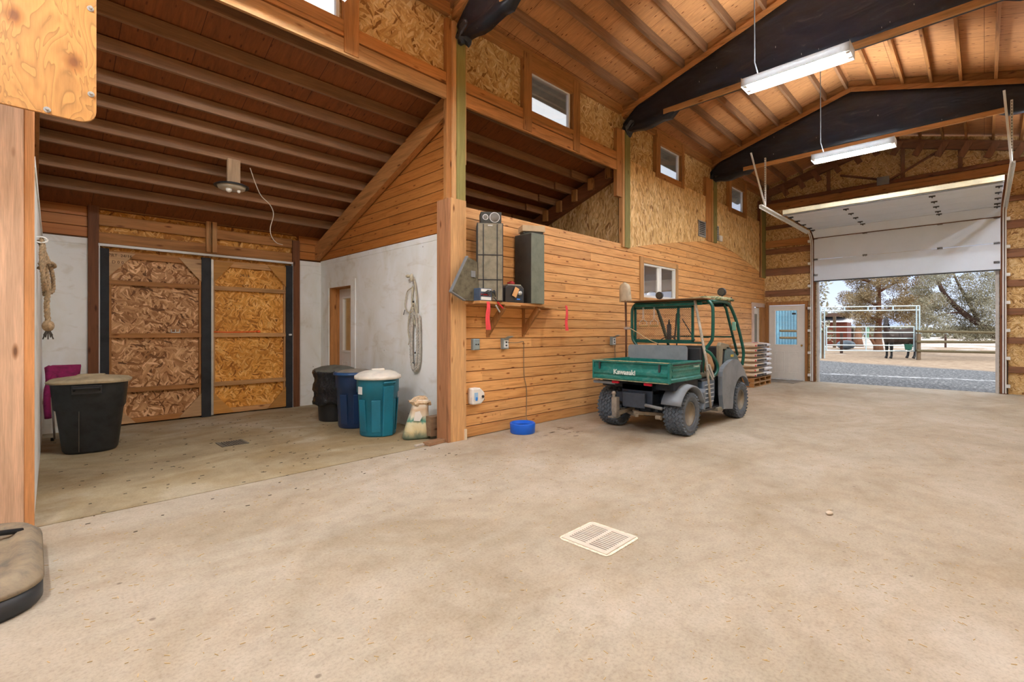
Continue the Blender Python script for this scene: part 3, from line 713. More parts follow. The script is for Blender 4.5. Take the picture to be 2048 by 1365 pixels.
for i, (a, b) in enumerate(secr): gi(-1.1,-.34,a,b,'%s girt down from the beam right of the garage door' % ORD[i], 'red')
thing_box('gable_beam', 'long lower fir beam above the garage door', 'beam', (XE-.12,-1.1,4.94,XE-.02,4.66,5.13), lum('y','orange'), warp=False)
thing_box('gable_ledge', 'dark upper ledge board on the gable beam', 'beam', (XE-.17,-1.1,5.13,XE-.02,4.66,5.22), lum('y','dark'), warp=False)
thing_box('jamb_post', 'dark fir jamb left of the garage opening', 'post', (XE-.1,3.34,0,XE,3.45,4.9), lum('z','dark'), warp=False)
thing_box('jamb_post', 'dark fir jamb right of the garage opening', 'post', (XE-.1,-.36,0,XE,-.25,4.9), lum('z','dark'), warp=False)
for y, lb in ((3.03,'left'),(1.45,'centre'),(.4,'right')):
    thing_box('gable_stud', 'upright stud in the gable, %s one of three' % lb, 'post', (XE-.05,y-.04,5.22,XE,y+.04,6.0 if y > 1 else 5.8), lum('z','red'), warp=False)
for (a, b, lb) in (((2.75,5.6),(1.75,5.25),'left'),((.75,5.75),(1.7,5.25),'right')):
    m = MB(); m.beam((XE-.06,a[0],a[1]),(XE-.06,b[0],b[1]),.04,.09,(1,0,0)); tag(m.build('gable_brace', lum('y','red'), bevel=.003), 'diagonal brace under the gable peak, %s of the pair' % lb, 'brace')
thing_box('vent_box', 'grey sheet metal box on the gable beam', 'box', (XE-.2,1.7,5.13,XE-.16,1.95,5.33), plain('grey sheet', srgb(150,150,150), .5, .3), warp=False)
# gable rafters with blocks
for side, lb in ((1,'left'),(-1,'right')):
    m = MB(); ya, yb = (4.9, 1.93) if side > 0 else (-1.1, 1.93)
    f = lambda y: 5.47+.295*(4.87-y if side > 0 else y+1.01)
    m.prism([(ya,f(ya)),(yb,f(yb)),(yb,f(yb)-.22),(ya,f(ya)-.22)], 'x', XE-.12, XE-.03); tag(m.build('gable_rafter', lum('y','red'), bevel=.003), 'fir rafter along the %s slope of the gable' % lb, 'rafter')
for i, y in enumerate(PYL):
    f = 5.47+.295*(4.87-y if y > 1.93 else y+1.01)
    m = MB(); m.obox((XE-.146, y, f-.24), (.05,.13,.34), (R(28)*(-1 if y > 1.93 else 1),0,0)); tag(m.build('gable_block', lum('z','red'), bevel=.003), '%s block from the left under the gable roof' % ORD[i], 'block', 'blocks under the gable roof')
# right and near walls closing the barn
tag(MB().box(-9.2,-1.2,0,15.45,-1.15,6).build('wall_right', m_osb), 'strand board wall along the other side of the aisle', 'wall', kind='structure')
nw = MB(); nw.box(-9.2,-1.15,0,-9.15,-.2,6.2); nw.box(-9.2,3.6,0,-9.15,5,6.2); nw.box(-9.2,-.2,3.4,-9.15,3.6,6.6)  # doorway added in this unseen wall to let in daylight fill
tag(nw.build('wall_near', m_osbx), 'near gable wall behind the camera, its doorway added for daylight fill', 'wall', kind='structure')
rm = plain('cream room wall', srgb(222,200,150), .7)
tag(MB().box(3.99,9.15,0,15.4,9.18,3.2).build('wall_room_back', rm), 'cream back wall of the tack room', 'wall', kind='structure')
tag(MB().box(3.995,4.94,0,4.005,7.9,2.86).box(3.995,8.76,0,4.005,9.15,2.86).box(3.995,7.9,2.25,4.005,8.76,2.86).box(7.9,4.95,0,7.93,9.15,2.86).box(12.6,4.95,0,12.63,9.15,2.86).build('wall_room_side', rm), 'cream side walls of the tack rooms', 'wall', kind='structure')
tag(MB().box(9.4,6.6,0,9.45,9.15,2.86).box(7.93,6.9,0,8.9,6.95,2.86).build('wall_room_partition', plain('tan room wall', srgb(196,170,120), .7)), 'tan partition seen through the sliding window', 'wall', kind='structure')

# garage door (sections, struts, hinges, tracks)
m_gd = plain('white steel door section', srgb(214,226,244), .45, var=.03, nscale=2)
YL, YR = 3.34, -.26
root = empty('door_6', (15.3, 1.54, 2.79)); tag(root, 'white sectional garage door, raised with two sections hanging', 'door', kind='structure')
def panel_v(z0, z1): return MB().box(15.22,YR,z0+.004,15.26,YL,z1-.004).build('section', m_gd, root, bevel=.004)
panel_v(2.79, 3.38); panel_v(3.38, 3.96)
MB().box(15.21,YR,2.765,15.27,YL,2.792).build('bottom_seal', m_black, root)
hz = [14.93,14.58,13.99,13.42,12.85,12.36]
m = MB(); m.add([(15.22,YR,3.965),(15.22,YL,3.965),(14.93,YL,4.145),(14.93,YR,4.145),(15.26,YR,3.985),(15.26,YL,3.985),(14.94,YL,4.185),(14.94,YR,4.185)], [(0,1,2,3),(7,6,5,4),(0,4,5,1),(3,2,6,7),(0,3,7,4),(1,5,6,2)]); m.build('section', m_gd, root)
for a, b in zip(hz, hz[1:]): MB().box(b+.004,YR,4.15,a-.004,YL,4.19).build('section', m_gd, root, bevel=.003)
MB().box(12.33,YR,4.13,12.37,YL,4.23).build('top_strut', plain('cream strut', srgb(236,228,196), .4), root, bevel=.004)
MB().box(12.37,YR,4.11,12.44,YL,4.145).build('top_strut_shadow_lip', m_gray, root)
MB().box(15.20,YR,3.955,15.222,YL,3.972).build('seam_strip', plain('rust brown strip', srgb(96,60,52), .6), root)
hinge = MB().box(-.03,-.05,-.02,.03,.05,0).cyl((-.03,0,-.03),(.03,0,-.03),.012,seg=8)
hp = None
for x in (14.58,13.99,13.42,12.85,14.93):
    for y in (YL-.04, 2.2, .75, YR+.06):
        if hp is None: hp = hinge.build('hinge', m_darkgray, root, local=True); o = hp
        else: o = hp.copy(); COL.objects.link(o)
        o.location = (x-15.3, y-1.54, 4.15-2.79)
for z in (3.38, 3.96, 2.95):
    for y in (YL-.04, 2.2, .75, YR+.06):
        if z < 3 and .5 < y < 3: continue
        o = hp.copy(); COL.objects.link(o); o.location = (15.22-15.3, y-1.54, z-2.79); o.rotation_euler = (0, R(-90), 0)
for y, s_, lb in ((3.40,1,'left'),(-.32,-1,'right')):
    t = empty('door_track', (15.2, y, 0)); tag(t, '%s galvanized track of the raised garage door' % lb, 'track')
    pts = [(15.24,y,0.02),(15.24,y,3.65)]+[(15.24-.35*(1-math.cos(a)),y,3.75+.35*math.sin(a)) for a in [R(k*15) for k in range(7)]]+[(11.0,y,4.10)]
    for dy in (-.02, .02): MB().tube([(p[0],p[1]+dy,p[2]) for p in pts], .013, 6).build('rail', m_white, t)
    MB().box(11.0,y-.03,4.11,14.9,y+.03,4.125).box(11.0,y+.03*s_,4.05,14.9,y+.035*s_,4.125).build('channel', m_white, t)
    for i in range(8):
        z = .15+.62*i
        if z > 4: break
        MB().box(15.2,y+.03*s_,z,15.34,y+.09*s_,z+.07).build('bracket', m_white, t, bevel=.004)
    a_ = MB(); a_.box(11.28,y-.015,4.1,11.31,y+.015,5.2); a_.beam((11.3,y,4.12),(10.7,y+.1,5.18),.03,.02)
    a_.build('hanger', m_white, t)
    h = MB()
    for k in range(20): h.box(11.275,y-.005,4.2+.05*k,11.279,y+.005,4.22+.05*k)
    h.build('punched_holes', m_darkgray, t)
# light weather strip jambs of the opening
for a, b, n, lb in ((3.26,3.31,14,'left'),(-.24,-.18,15,'right')):
    tag(MB().box(15.36,a,0,15.5,b,4.1).build('trim_%d' % n, plain('pale jamb metal', srgb(190,186,182), .5)), 'pale metal jamb on the %s of the garage opening' % lb, 'trim', kind='structure')

# sliding window in the pine wall
w5 = MB()
x0, x1, z0, z1 = 8.50, 9.84, 2.08, 2.76
for b in ((x0,4.87,z0,x1,4.93,z0+.045),(x0,4.87,z1-.04,x1,4.93,z1),(x0,4.87,z0+.045,x0+.045,4.93,z1-.04),(x1-.045,4.87,z0+.045,x1,4.93,z1-.04),(9.14,4.865,z0+.045,9.22,4.93,z1-.04)): w5.box(*b)
o = w5.build('window_5', m_white, warp=True, bevel=.003); tag(o, 'white framed sliding window in the pine wall above the utility vehicle', 'window', kind='structure')
for a, b in ((x0+.045,9.14),(9.22,x1-.045)): MB().box(a,4.905,z0+.045,b,4.91,z1-.04).build('pane', m_glass, o, warp=True)
f = MB(); f.box(8.37,4.85,1.98,8.50,4.885,2.88); f.box(9.84,4.85,1.98,9.93,4.885,2.86); f.build('window_frame', lum('z','tan'), o, warp=True, bevel=.003)
f = MB(); f.box(8.5,4.85,2.76,9.84,4.885,2.87); f.box(8.5,4.85,1.98,9.84,4.885,2.08); f.build('window_frame', lum('x','tan'), o, warp=True, bevel=.003)
o = MB().ball((8.95,5.1,2.1),.14,16,8,(1.2,1,.8)).box(8.7,4.98,1.95,9.3,5.3,2.0).build('hat', m_whitep, smooth=True); tag(o, 'pale rounded hat on the sill behind the sliding window', 'hat')
o = MB().ball((9.42,5.1,2.14),.11,16,8,(1,1,1.2)).ball((9.62,5.12,2.12),.09,12,8,(1.3,1,1.4)).box(9.3,4.98,1.95,9.8,5.3,2.02).build('glass_jar', plain('cloudy glass', srgb(200,206,216), .15), smooth=True); tag(o, 'cloudy glass jars on the sill behind the right window pane', 'jar')

# ------------------------------------------------------------------ lamps
m_tube = M_emit('fluorescent tube', (.93, .97, 1.0, 1), 225)
m_hood = plain('white lamp hood', srgb(226,230,232), .35)
_s = m_hood.node_tree; _tl = _s.nodes.new('ShaderNodeBsdfTranslucent'); _tl.inputs[0].default_value = (.8,.82,.84,1); _mx = _s.nodes.new('ShaderNodeMixShader'); _mx.inputs[0].default_value = .3
_s.links.new(_s.nodes['Principled BSDF'].outputs[0], _mx.inputs[1]); _s.links.new(_tl.outputs[0], _mx.inputs[2]); _s.links.new(_mx.outputs[0], _s.nodes['Material Output'].inputs[0])
def shop_light(x, z, y0, y1, label, group=None, zr=6.3):
    t = empty('shop_light', (x, (y0+y1)/2, z)); tag(t, label, 'lamp', group)
    h = MB(); w = .15
    for sg in (-1, 1): h.add([(x+sg*w,y0,z),(x+sg*w,y1,z),(x+sg*w*.80,y1,z+.12),(x+sg*w*.80,y0,z+.12),(x+sg*(w-.006),y0,z),(x+sg*(w-.006),y1,z),(x+sg*(w*.80-.006),y1,z+.12),(x+sg*(w*.80-.006),y0,z+.12)],[(0,1,2,3),(7,6,5,4),(0,4,5,1),(2,6,7,3),(0,3,7,4),(1,5,6,2)])
    h.box(x-.03,y0,z+.065,x+.03,y1,z+.12)
    h.box(x-w,y0-.004,z-.005,x+w,y0,z+.12).box(x-w,y1,z-.005,x+w,y1+.004,z+.12)
    h.build('hood', m_hood, t)
    for dx in (-.075, .075): MB().cyl((x+dx,y0+.05,z+.035),(x+dx,y1-.05,z+.035),.019,seg=10).build('tube', m_tube, t, smooth=True)
    m = MB()
    for dx in (-.075, .075):
        for y in (y0+.03, y1-.03): m.box(x+dx-.025,y-.02,z+.01,x+dx+.025,y+.02,z+.07)
    m.build('socket', m_whitep, t)
    MB().tube([(x,y1-.18,z+.12),(x+.01,y1-.12,z+.35),(x,y1-.12,zr)], .008, 6).build('hanger', m_gray, t)
    return t
shop_light(6.95, 4.74, 1.13, 2.35, 'lit two-tube shop light under the nearer wrapped truss', zr=6.6)
shop_light(10.6, 4.66, 1.10, 2.34, 'lit two-tube shop light nearer the garage door', zr=6.5)
shop_light(3.0, 4.74, 1.13, 2.35, 'added two-tube fill light out of view above the camera', zr=6.2)  # extra lamp overhead, out of view, added to brighten the aisle
t = shop_light(1.45, 4.5, 3.49, 4.71, 'added two-tube fill light out of view in front of the side bay', zr=5.7); t.rotation_euler = (0,0,PI/2)  # added just above the view to brighten the side bay
shop_light(-.9, 4.3, 2.4, 3.62, 'added two-tube fill light out of view left of the plywood backboard', zr=6.0)  # unseen lamp added to throw more light into the bay
shop_light(4.4, 4.74, -.7, .52, 'added two-tube fill light out of view along the far side of the aisle', zr=6.0)  # added out of view to brighten the aisle from its other side
t = shop_light(12.2, 4.5, -1.5, -.3, 'added two-tube fill light out of view by the right wall near the garage door', zr=5.8); t.rotation_euler = (0,0,PI/2); t.location = (12.4,-.82,4.5)  # added just past the right view edge to light the gable
shop_light(-1.0, 4.74, 1.13, 2.35, 'added two-tube fill light out of view behind the camera', zr=6.2)  # unseen fill lamp added behind the camera
shop_light(-5.0, 4.74, 1.13, 2.35, 'added two-tube fill light out of view near the added rear doorway', zr=6.2)  # added for interior brightness, never in view
tag(MB().box(-.2,9.28,0,15.6,9.3,3.6).box(-.12,4.95,0,-.06,9.3,5).build('wall_leak_block', lum('x','dark')), 'added sheet blocking light leaks behind the sliding barn doors and bay', 'wall', kind='structure')  # unseen sheet added to stop light leaking past the barn doors
rl = empty('room_fill_light', (6.5, 7, 2.8)); tag(rl, 'added unseen fill light inside the tack room', 'lamp'); MB().box(6.1,6.8,2.78,6.9,7.2,2.84).build('diffuser', M_emit('room fill emitter', (1,.85,.6,1), 30), rl)  # unseen emitter added to light the room behind the door glass
rl = empty('room_fill_light', (10.8, 6.4, 2.8)); tag(rl, 'added unseen fill light in the room behind the sliding window', 'lamp'); MB().box(9.9,6.3,2.78,10.3,6.6,2.84).box(8.4,5.6,2.78,8.8,5.9,2.84).build('diffuser', M_emit('room fill emitter 2', (1,.93,.8,1), 40), rl)  # unseen emitters added to brighten the room behind the window

def PY(px, py, Y):
    r = (px-1024)/FPX; u = (661.75-py)/FPX; dx = math.cos(YAW)+r*math.sin(YAW); dy = math.sin(YAW)-r*math.cos(YAW); k = Y/dy
    return (dx*k, Y, CAM_H+u*k)
# bay lamp on its wood block
t = empty('ceiling_lamp', (1.95, 7.3, 3.38)); tag(t, 'unlit twin-bulb lamp with black shade hanging under the bay joists', 'lamp')
MB().box(1.86,7.25,3.40,2.02,7.29,3.80).build('wood_block', wood('stained block', srgb(206,172,136), 'z', .7), t, bevel=.003)
MB().lathe([(.0,3.405),(.18,3.405),(.21,3.39),(.21,3.375),(.18,3.39),(0,3.39)], (1.92,7.28,0), 28).build('shade', m_black, t, smooth=True)
MB().lathe([(0,3.39),(.175,3.39),(.16,3.35),(.05,3.342),(0,3.342)], (1.92,7.28,0), 28).build('reflector', plain('dim reflector', srgb(200,196,184), .35, .3), t, smooth=True)
for dx, r in ((-.05, .038), (.07, .024)): MB().ball((1.92+dx,7.22,3.32),r).build('bulb', m_whitep, t, smooth=True)
p = smoothpath([PY(a, b, c) for a, b, c in ((500,336,7.31),(512.6,371.5,7.33),(523,392.6,7.35),(540,410,7.4),(546.9,429.5,7.45),(540.7,455.9,7.5),(543.3,473.5,7.5),(553,485.8,7.55),(565.3,490,7.6))])
tag(MB().tube(p,.006,6).build('hanging_wire', plain('pale cable', srgb(200,190,175), .5)), 'loose pale cable dangling from the bay joists', 'wire')

# vents in the strand board
def vent(x0, x1, z0, z1, label):
    t = empty('wall_vent', (x0, 4.86-skew(x0), z0)); tag(t, label, 'vent')
    MB().box(x0,4.845,z0,x1,4.868,z0+.025).box(x0,4.845,z1-.025,x1,4.868,z1).box(x0,4.845,z0,x0+.025,4.868,z1).box(x1-.025,4.845,z0,x1,4.868,z1).build('frame', m_steel, t, warp=True)
    MB().box(x0,4.862,z0,x1,4.868,z1).build('backing', m_black, t, warp=True)
    for i in range(7):
        z = z0+.03+(z1-z0-.06)*i/7; MB().box(x0+.02,4.85,z,x1-.02,4.858,z+.02).build('slat', m_steel, t, warp=True)
vent(10.93, 11.3, 3.63, 4.0, 'louvred metal vent left of the third wall post')
vent(11.92, 12.05, 3.66, 4.02, 'narrow louvred vent right of the third wall post')
thing_box('control_box', 'small white box beside the narrow vent', 'box', (12.08,4.83,3.66,12.24,4.868,3.80), m_whitep)

# ------------------------------------------------------------------ floor drains
t = empty('floor_drain', (2.73, 1.87, 0), R(0)); tag(t, 'square white grated drain in the aisle floor', 'drain')
m = MB(); s_ = .155
m.loft([[(x, y, .001) for x, y in rrect(.40,.40,.04)], [(x, y, .005) for x, y in rrect(.40,.40,.04)]])
m.build('surround', plain('whitened mortar', srgb(232,222,202), .8, var=.3, nscale=30), t, local=True)
MB().box(-.165,-.165,.005,.165,.165,.0065).build('pit', m_black, t, local=True)
m = MB()
for b in ((-.18,-.18,.18,-.15),(-.18,.15,.18,.18),(-.18,-.15,-.15,.15),(.15,-.15,.18,.15),(-.15,-.014,.15,.014)): m.box(b[0],b[1],.005,b[2],b[3],.011)
for i in range(13):
    x = -.142+.0237*i; m.box(x-.0065,-.15,.005,x+.0065,.15,.0105)
m.build('grate', plain('pale grate', srgb(214,204,190), .5), t, local=True)
t = empty('floor_drain', (1.78, 6.72, 0)); tag(t, 'small dark grated drain in the side bay floor', 'drain')
MB().box(-.13,-.13,.001,.13,.13,.004).build('pit', m_black, t, local=True)
m = MB(); m.box(-.15,-.15,.001,-.125,.15,.01).box(.125,-.15,.001,.15,.15,.01)
for i in range(9): m.box(-.12+.028*i,-.14,.001,-.106+.028*i,.14,.009)
m.build('grate', plain('dark grate', srgb(110,104,92), .6), t, local=True)
# straw and crumbs
m = MB(); rnd = random.Random(3)
for i in range(2600):
    x = rnd.uniform(-.3, 12); y = rnd.uniform(-.6, 4.7)
    if rnd.random() < .5: x = rnd.uniform(0, 4.5)
    L = rnd.uniform(.006,.028); a = rnd.uniform(0, PI)
    m.obox((x,y,.002),(L,.0022,.002),(0,0,a))
tag(m.build('straw_litter', plain('straw', srgb(206,176,120), .8)), 'scattered bits of straw on the aisle floor', 'straw', kind='stuff')
m = MB()
for i in range(200):
    x = rnd.uniform(0.2, 3.8); y = rnd.uniform(4.2, 8.5); m.obox((x,y,.002),(rnd.uniform(.01,.035),.008,.003),(0,0,rnd.uniform(-.4,.4)))
tag(m.build('dark_crumbs', plain('dark crumbs', srgb(70,62,52), .8)), 'scattered dark crumbs on the bay floor', 'debris', kind='stuff')
m = MB()
m.ball((4.34,.85,.012),.03,8,5,(1.3,.8,.4)); tag(m.build('pebble', plain('pale stone', srgb(206,190,170), .8)), 'small pale stone lying on the open aisle floor', 'stone')

m = MB()
for i in range(22):
    x = rnd.uniform(4.55,5.6); y = rnd.uniform(3.9,4.45); a = rnd.uniform(.012,.05); b_ = a*rnd.uniform(.3,.6); m.add([(x+a*math.cos(k*.7854)*(1+.2*math.sin(k*2)),y+b_*math.sin(k*.7854),.0015) for k in range(8)],[tuple(range(8))])
tag(m.build('damp_spots', plain('damp concrete', srgb(120,106,86), .5)), 'dark damp spots on the floor around the blue bowl', 'damp spots', kind='stuff')
# ------------------------------------------------------------------ bay objects
m_dustlid = plain('dusty lid', srgb(172,156,126), .8, var=.3)
def flare(poly_w, poly_d, z, r): return [(x, y, z) for x, y in rrect(poly_w, poly_d, r, 6)]
# black dusty bin, oval
t = empty('trash_bin', (.50, 7.55, 0), R(-10)); tag(t, 'large black bin with a dusty lid beside the purple folding chair', 'bin')
m = MB(); rg = []
for z, w, d in ((0,.46,.40),(.03,.50,.44),(.5,.60,.52),(.52,.635,.55),(.80,.68,.60),(.82,.71,.62)): rg.append(flare(w, d, z, .19))
m.loft(rg); m.build('body', plain('black bin plastic', srgb(40,44,48), .5, var=.35, nscale=9), t, local=True, smooth=True)
m = MB(); m.loft([flare(.75,.66,.815,.22), flare(.76,.67,.835,.22), flare(.70,.60,.86,.22), flare(.2,.16,.895,.06)]); m.build('lid', m_dustlid, t, local=True)
m = MB(); m.tube([(-.11,-.325,.74),(-.11,-.365,.77),(.11,-.365,.77),(.11,-.325,.74)],.014,8).box(-.13,-.335,.70,.13,-.30,.80); m.build('handle', m_black, t, local=True, bevel=.004)
MB().box(-.13,-.07,.87,.13,.07,.905).build('lid_grip', m_dustlid, t, local=True, bevel=.02)
MB().beam((-.08,-.222,.03),(-.075,-.268,.5),.006,.004,(0,-1,0)).build('seam', plain('scuffed seam', srgb(84,82,76), .7), t, local=True)
# round cans
def can(name, loc, label, mat, lidmat, h, rt, rb, ribs=True, rz=0, panel=True):
    t = empty(name, loc, rz); tag(t, label, 'trash can')
    prof = [(rb-.01,0),(rb,.012),(rb+.006,.03)]; prof += [(rb+(rt-rb)*(h*.72)/h-.006, h*.72), (rb+(rt-rb)*.74+.008, h*.735), (rt-.004,h-.012),(rt,h)]
    prof += [(rt-.015,h),(rt-.02,h-.05)]
    MB().lathe(prof, (0,0,0), 40).build('body', mat, t, local=True, smooth=True)
    if panel:
        for a in (250, 205, 300, 340):
            ca, sa = math.cos(R(a)), math.sin(R(a)); r0 = rb+(rt-rb)*.1; r1 = rb+(rt-rb)*.62
            MB().beam((ca*(r0+.0),sa*(r0+.0),h*.08),(ca*(r1+.002),sa*(r1+.002),h*.62),.12,.012,(ca,sa,0)).build('side_panel', mat, t, local=True, bevel=.006)
    for a in (285, 105):
        ca, sa = math.cos(R(a)), math.sin(R(a)); u = (-sa, ca)
        m = MB(); rr = rt+.03
        m.tube([(ca*rt-u[0]*.08,sa*rt-u[1]*.08,h-.09),(ca*rr-u[0]*.08,sa*rr-u[1]*.08,h-.07),(ca*rr+u[0]*.08,sa*rr+u[1]*.08,h-.07),(ca*rt+u[0]*.08,sa*rt+u[1]*.08,h-.09)],.012,8)
        m.build('handle', mat, t, local=True, smooth=True)
        MB().beam((ca*(rb+.012),sa*(rb+.012),.01),(ca*(rt-.01),sa*(rt-.01),h-.12),.15,.03,(ca,sa,0)).build('handle_recess', mat, t, local=True, bevel=.008)
    if lidmat:
        l = MB().lathe([(rt+.022,h-.035),(rt+.028,h-.03),(rt+.026,h+.008),(rt+.008,h+.016),(rt-.04,h+.05),(rt-.10,h+.068),(0,h+.085)], (0,0,0), 40)
        l.build('lid', lidmat, t, local=True, smooth=True)
        MB().box(-.09,-.022,h+.07,.09,.022,h+.10).build('lid_grip', lidmat, t, local=True, bevel=.012)
    return t
m_teal = plain('teal can plastic', srgb(22,112,138), .38, var=.18, nscale=3); m_navy = plain('navy can plastic', srgb(24,52,92), .32, var=.1)
t = can('trash_can', (3.36, 5.93, 0), 'teal trash can with white lid, nearest in the row', m_teal, plain('off-white lid', srgb(226,220,208), .45), .80, .285, .235, rz=R(-15))
MB().obox((-.262,-.10,.62),(.004,.09,.10),(0,0,R(20))).build('sticker', m_white, t, local=True)
t = can('trash_can', (3.40, 6.66, 0), 'navy blue trash can between the teal and the bag-lined cans', m_navy, None, .80, .285, .235)
l = MB().lathe([(.305,.77),(.31,.775),(.308,.80),(.29,.81),(.24,.815),(0,.85)], (0,0,0), 40).build('lid', plain('blue lid', srgb(32,74,122), .4), t, local=True, smooth=True)
MB().lathe([(.27,.813),(.2,.832),(0,.856)], (0,0,0), 32).build('lid_dust', plain('dust on lid', srgb(130,120,108), .8, var=.3), t, local=True)
t = empty('trash_can', (3.42, 7.40, 0)); tag(t, 'black trash can lined with a draped black bag, farthest in the row', 'trash can')
MB().lathe([(.23,0),(.235,.02),(.245,.26),(.28,.78),(.275,.78)], (0,0,0), 36).build('body', m_black, t, local=True, smooth=True)
m_bag = NT('shiny black bag'); _co = m_bag.coords(); _n = m_bag.noise(m_bag.map(_co,(1,1,.6)), 9, 5, .65, 1.5); m_bag = m_bag.fin(srgb(22,25,30), .18, _n, 1.0, .05)
m = MB(); rnd = random.Random(5); rg = []
for i in range(13):
    z = .80-.045*i; r = .31+.012*math.sin(i*1.3)
    rg.append([(math.cos(2*PI*k/40)*(r+rnd.uniform(-.012,.012)+.010*math.sin(k*2.3+i)), math.sin(2*PI*k/40)*(r+rnd.uniform(-.012,.012)+.01*math.sin(k*1.9-i)), z-(.02*math.sin(k*.9) if i > 9 else 0)) for k in range(40)])
m.loft(rg, cap=False); o = m.build('bag_liner', m_bag, t, local=True, smooth=True); md = o.modifiers.new('s','SOLIDIFY'); md.thickness = .004
MB().lathe([(.315,.77),(.32,.79),(.30,.815),(.2,.85),(0,.875)], (0,0,0), 36).build('lid', plain('dusty dark lid', srgb(92,90,80), .7, var=.35), t, local=True, smooth=True)
# feed bag
m_feed = NT('printed feed bag'); _co = m_feed.coords(); _v = m_feed.noise(m_feed.map(_co,(1,1,1)), 5, 4, .6, 1.0)
_p = m_feed.n('SeparateXYZ'); m_feed.l(_co, _p.inputs[0]); _z = m_feed.math('ADD', m_feed.math('MULTIPLY', _p.outputs[2], 1.9), m_feed.math('MULTIPLY', _v, .35))
m_feed = m_feed.fin(m_feed.ramp(_z, [(.12, srgb(50,86,72)), (.24, srgb(120,134,116)), (.40, srgb(206,192,148)), (.55, srgb(214,206,170)), (.62, srgb(60,140,124)), (.74, srgb(216,208,186)), (.92, srgb(206,178,146)), (1, srgb(228,218,200))]), .35, _v, .6, .03)
t = empty('feed_bag', (3.58, 5.33, 0), R(-25)); tag(t, 'crumpled open feed bag with green print slumped beside the teal can', 'bag')
m = MB(); rnd = random.Random(9); rg = []
for z, w, d in ((0,.34,.20),(.03,.37,.24),(.12,.35,.23),(.24,.29,.19),(.34,.24,.16),(.42,.22,.15),(.48,.23,.16),(.51,.19,.12)):
    rg.append([(x*(1+rnd.uniform(-.04,.04))+z*.12, y*(1+rnd.uniform(-.05,.05)), z) for x, y in rrect(w, d, min(w, d)*.42, 4)])
m.loft(rg); m.build('bag_body', m_feed, t, local=True, smooth=True)
m = MB(); rnd = random.Random(19); rg = []
for z, w, d in ((.44,.24,.17),(.47,.27,.20),(.50,.25,.19),(.49,.20,.15),(.53,.17,.12),(.545,.10,.05)):
    rg.append([(x*(1+rnd.uniform(-.16,.16))+.055+.02*math.sin(z*60), y*(1+rnd.uniform(-.2,.2)), z+rnd.uniform(-.016,.016)) for x, y in rrect(w, d, min(w, d)*.45, 4)])
m.loft(rg); m.build('rolled_top', plain('creased tan paper', srgb(206,182,150), .6, var=.3, nscale=25), t, local=True)
MB().prism([(-.05,.25),(.03,.24),(.06,.30),(.03,.37),(-.03,.36)],'y',-.112,-.10).build('white_print', m_whitep, t, local=True)
thing_box('wood_block', 'square wooden block standing by the foot of the corner post', 'block', (3.64,5.08,0.045,3.86,5.2,.30), wood('worn block', srgb(150,122,96), 'x', .7), warp=False)
o = MB().obox((3.60,4.90,.022),(.36,.12,.04),(0,0,R(8))).build('wood_plank', wood('plank offcut', srgb(176,136,104), 'x', .75), bevel=.003); tag(o, 'flat offcut plank lying against the corner post', 'plank')
o = MB().obox((3.36,4.93,.012),(.13,.05,.022),(0,0,R(5))).build('mortar_scrap', plain('pale scrap', srgb(190,180,168), .8), bevel=.003); tag(o, 'small pale grey scrap in front of the feed bag', 'scrap')
# move block so it stands on the floor
bpy.data.objects['wood_block'].location.z = -.045
# purple folded chair
m_pur = plain('purple cloth', srgb(150,32,92), .8, var=.3, nscale=14)
t = empty('folding_chair', (.27, 8.5, 0)); tag(t, 'folded camp chair with purple cloth behind the black bin', 'chair')
for i, (x, dx) in enumerate(((-.06,.06),(0,.12),(.05,.02),(.09,.1))):
    MB().tube([(x,.02*i,.02),(x-dx*.5,.02*i+.02,.80)],.011,8).build('leg', m_steel, t, local=True, smooth=True)
m = MB(); rnd = random.Random(2); rg = []
for i, z in enumerate((.48,.55,.62,.72,.82,.95,.97)):
    w = (.12,.16,.2,.3,.32,.34,.3)[i]; rg.append([(-.02+.03*i*.3+x*(1+rnd.uniform(-.06,.06)), y+rnd.uniform(-.01,.01), z+rnd.uniform(-.008,.008)) for x, y in rrect(w,.09,.04,3)])
m.loft(rg); m.build('seat_cloth', m_pur, t, local=True, smooth=True)
m = MB(); m.tube(smoothpath([(-.12,-.03,.3),(-.13,-.04,.5),(-.12,-.05,.7),(-.05,-.06,.85)]),.035,8); m.build('strap', m_pur, t, local=True, smooth=True)
for x in (-.08,.1): MB().cyl((x,.02,0),(x,.02,.04),.018,seg=10).build('foot', m_black, t, local=True)
# rope on hook, left wall
m_rope = plain('old rope', srgb(150,126,96), .9, var=.35, nscale=40)
def rope(mbx, pts, r, twist=9):
    pts = smoothpath(pts, 8); 
    for ph in (0, 2*PI/3, 4*PI/3):
        q = []; L = 0
        for i, p in enumerate(pts):
            if i: L += (p-pts[i-1]).length
            d = (pts[min(i+1,len(pts)-1)]-pts[max(i-1,0)]).normalized(); u = d.orthogonal().normalized() if abs(d.x) > .9 else d.cross(Vector((1,0,0))).normalized(); w = d.cross(u)
            a = ph+L*twist/ r/8; q.append(p+(u*math.cos(a)+w*math.sin(a))*r*.5)
        mbx.tube(q, r*.62, 6)
t = empty('rope', (.05, 6.9, 1.4)); tag(t, 'thick knotted rope hanging from a white hook on the left wall', 'rope')
m = MB(); X0 = .07; Y0 = 7.0
rope(m, [(X0,Y0,2.38),(X0+.02,Y0-.04,2.2),(X0+.01,Y0-.1,2.0),(X0+.02,Y0-.02,1.86),(X0+.03,Y0+.1,1.8),(X0+.04,Y0+.14,1.95),(X0+.03,Y0+.06,2.15),(X0+.01,Y0+.02,2.36)],.019)
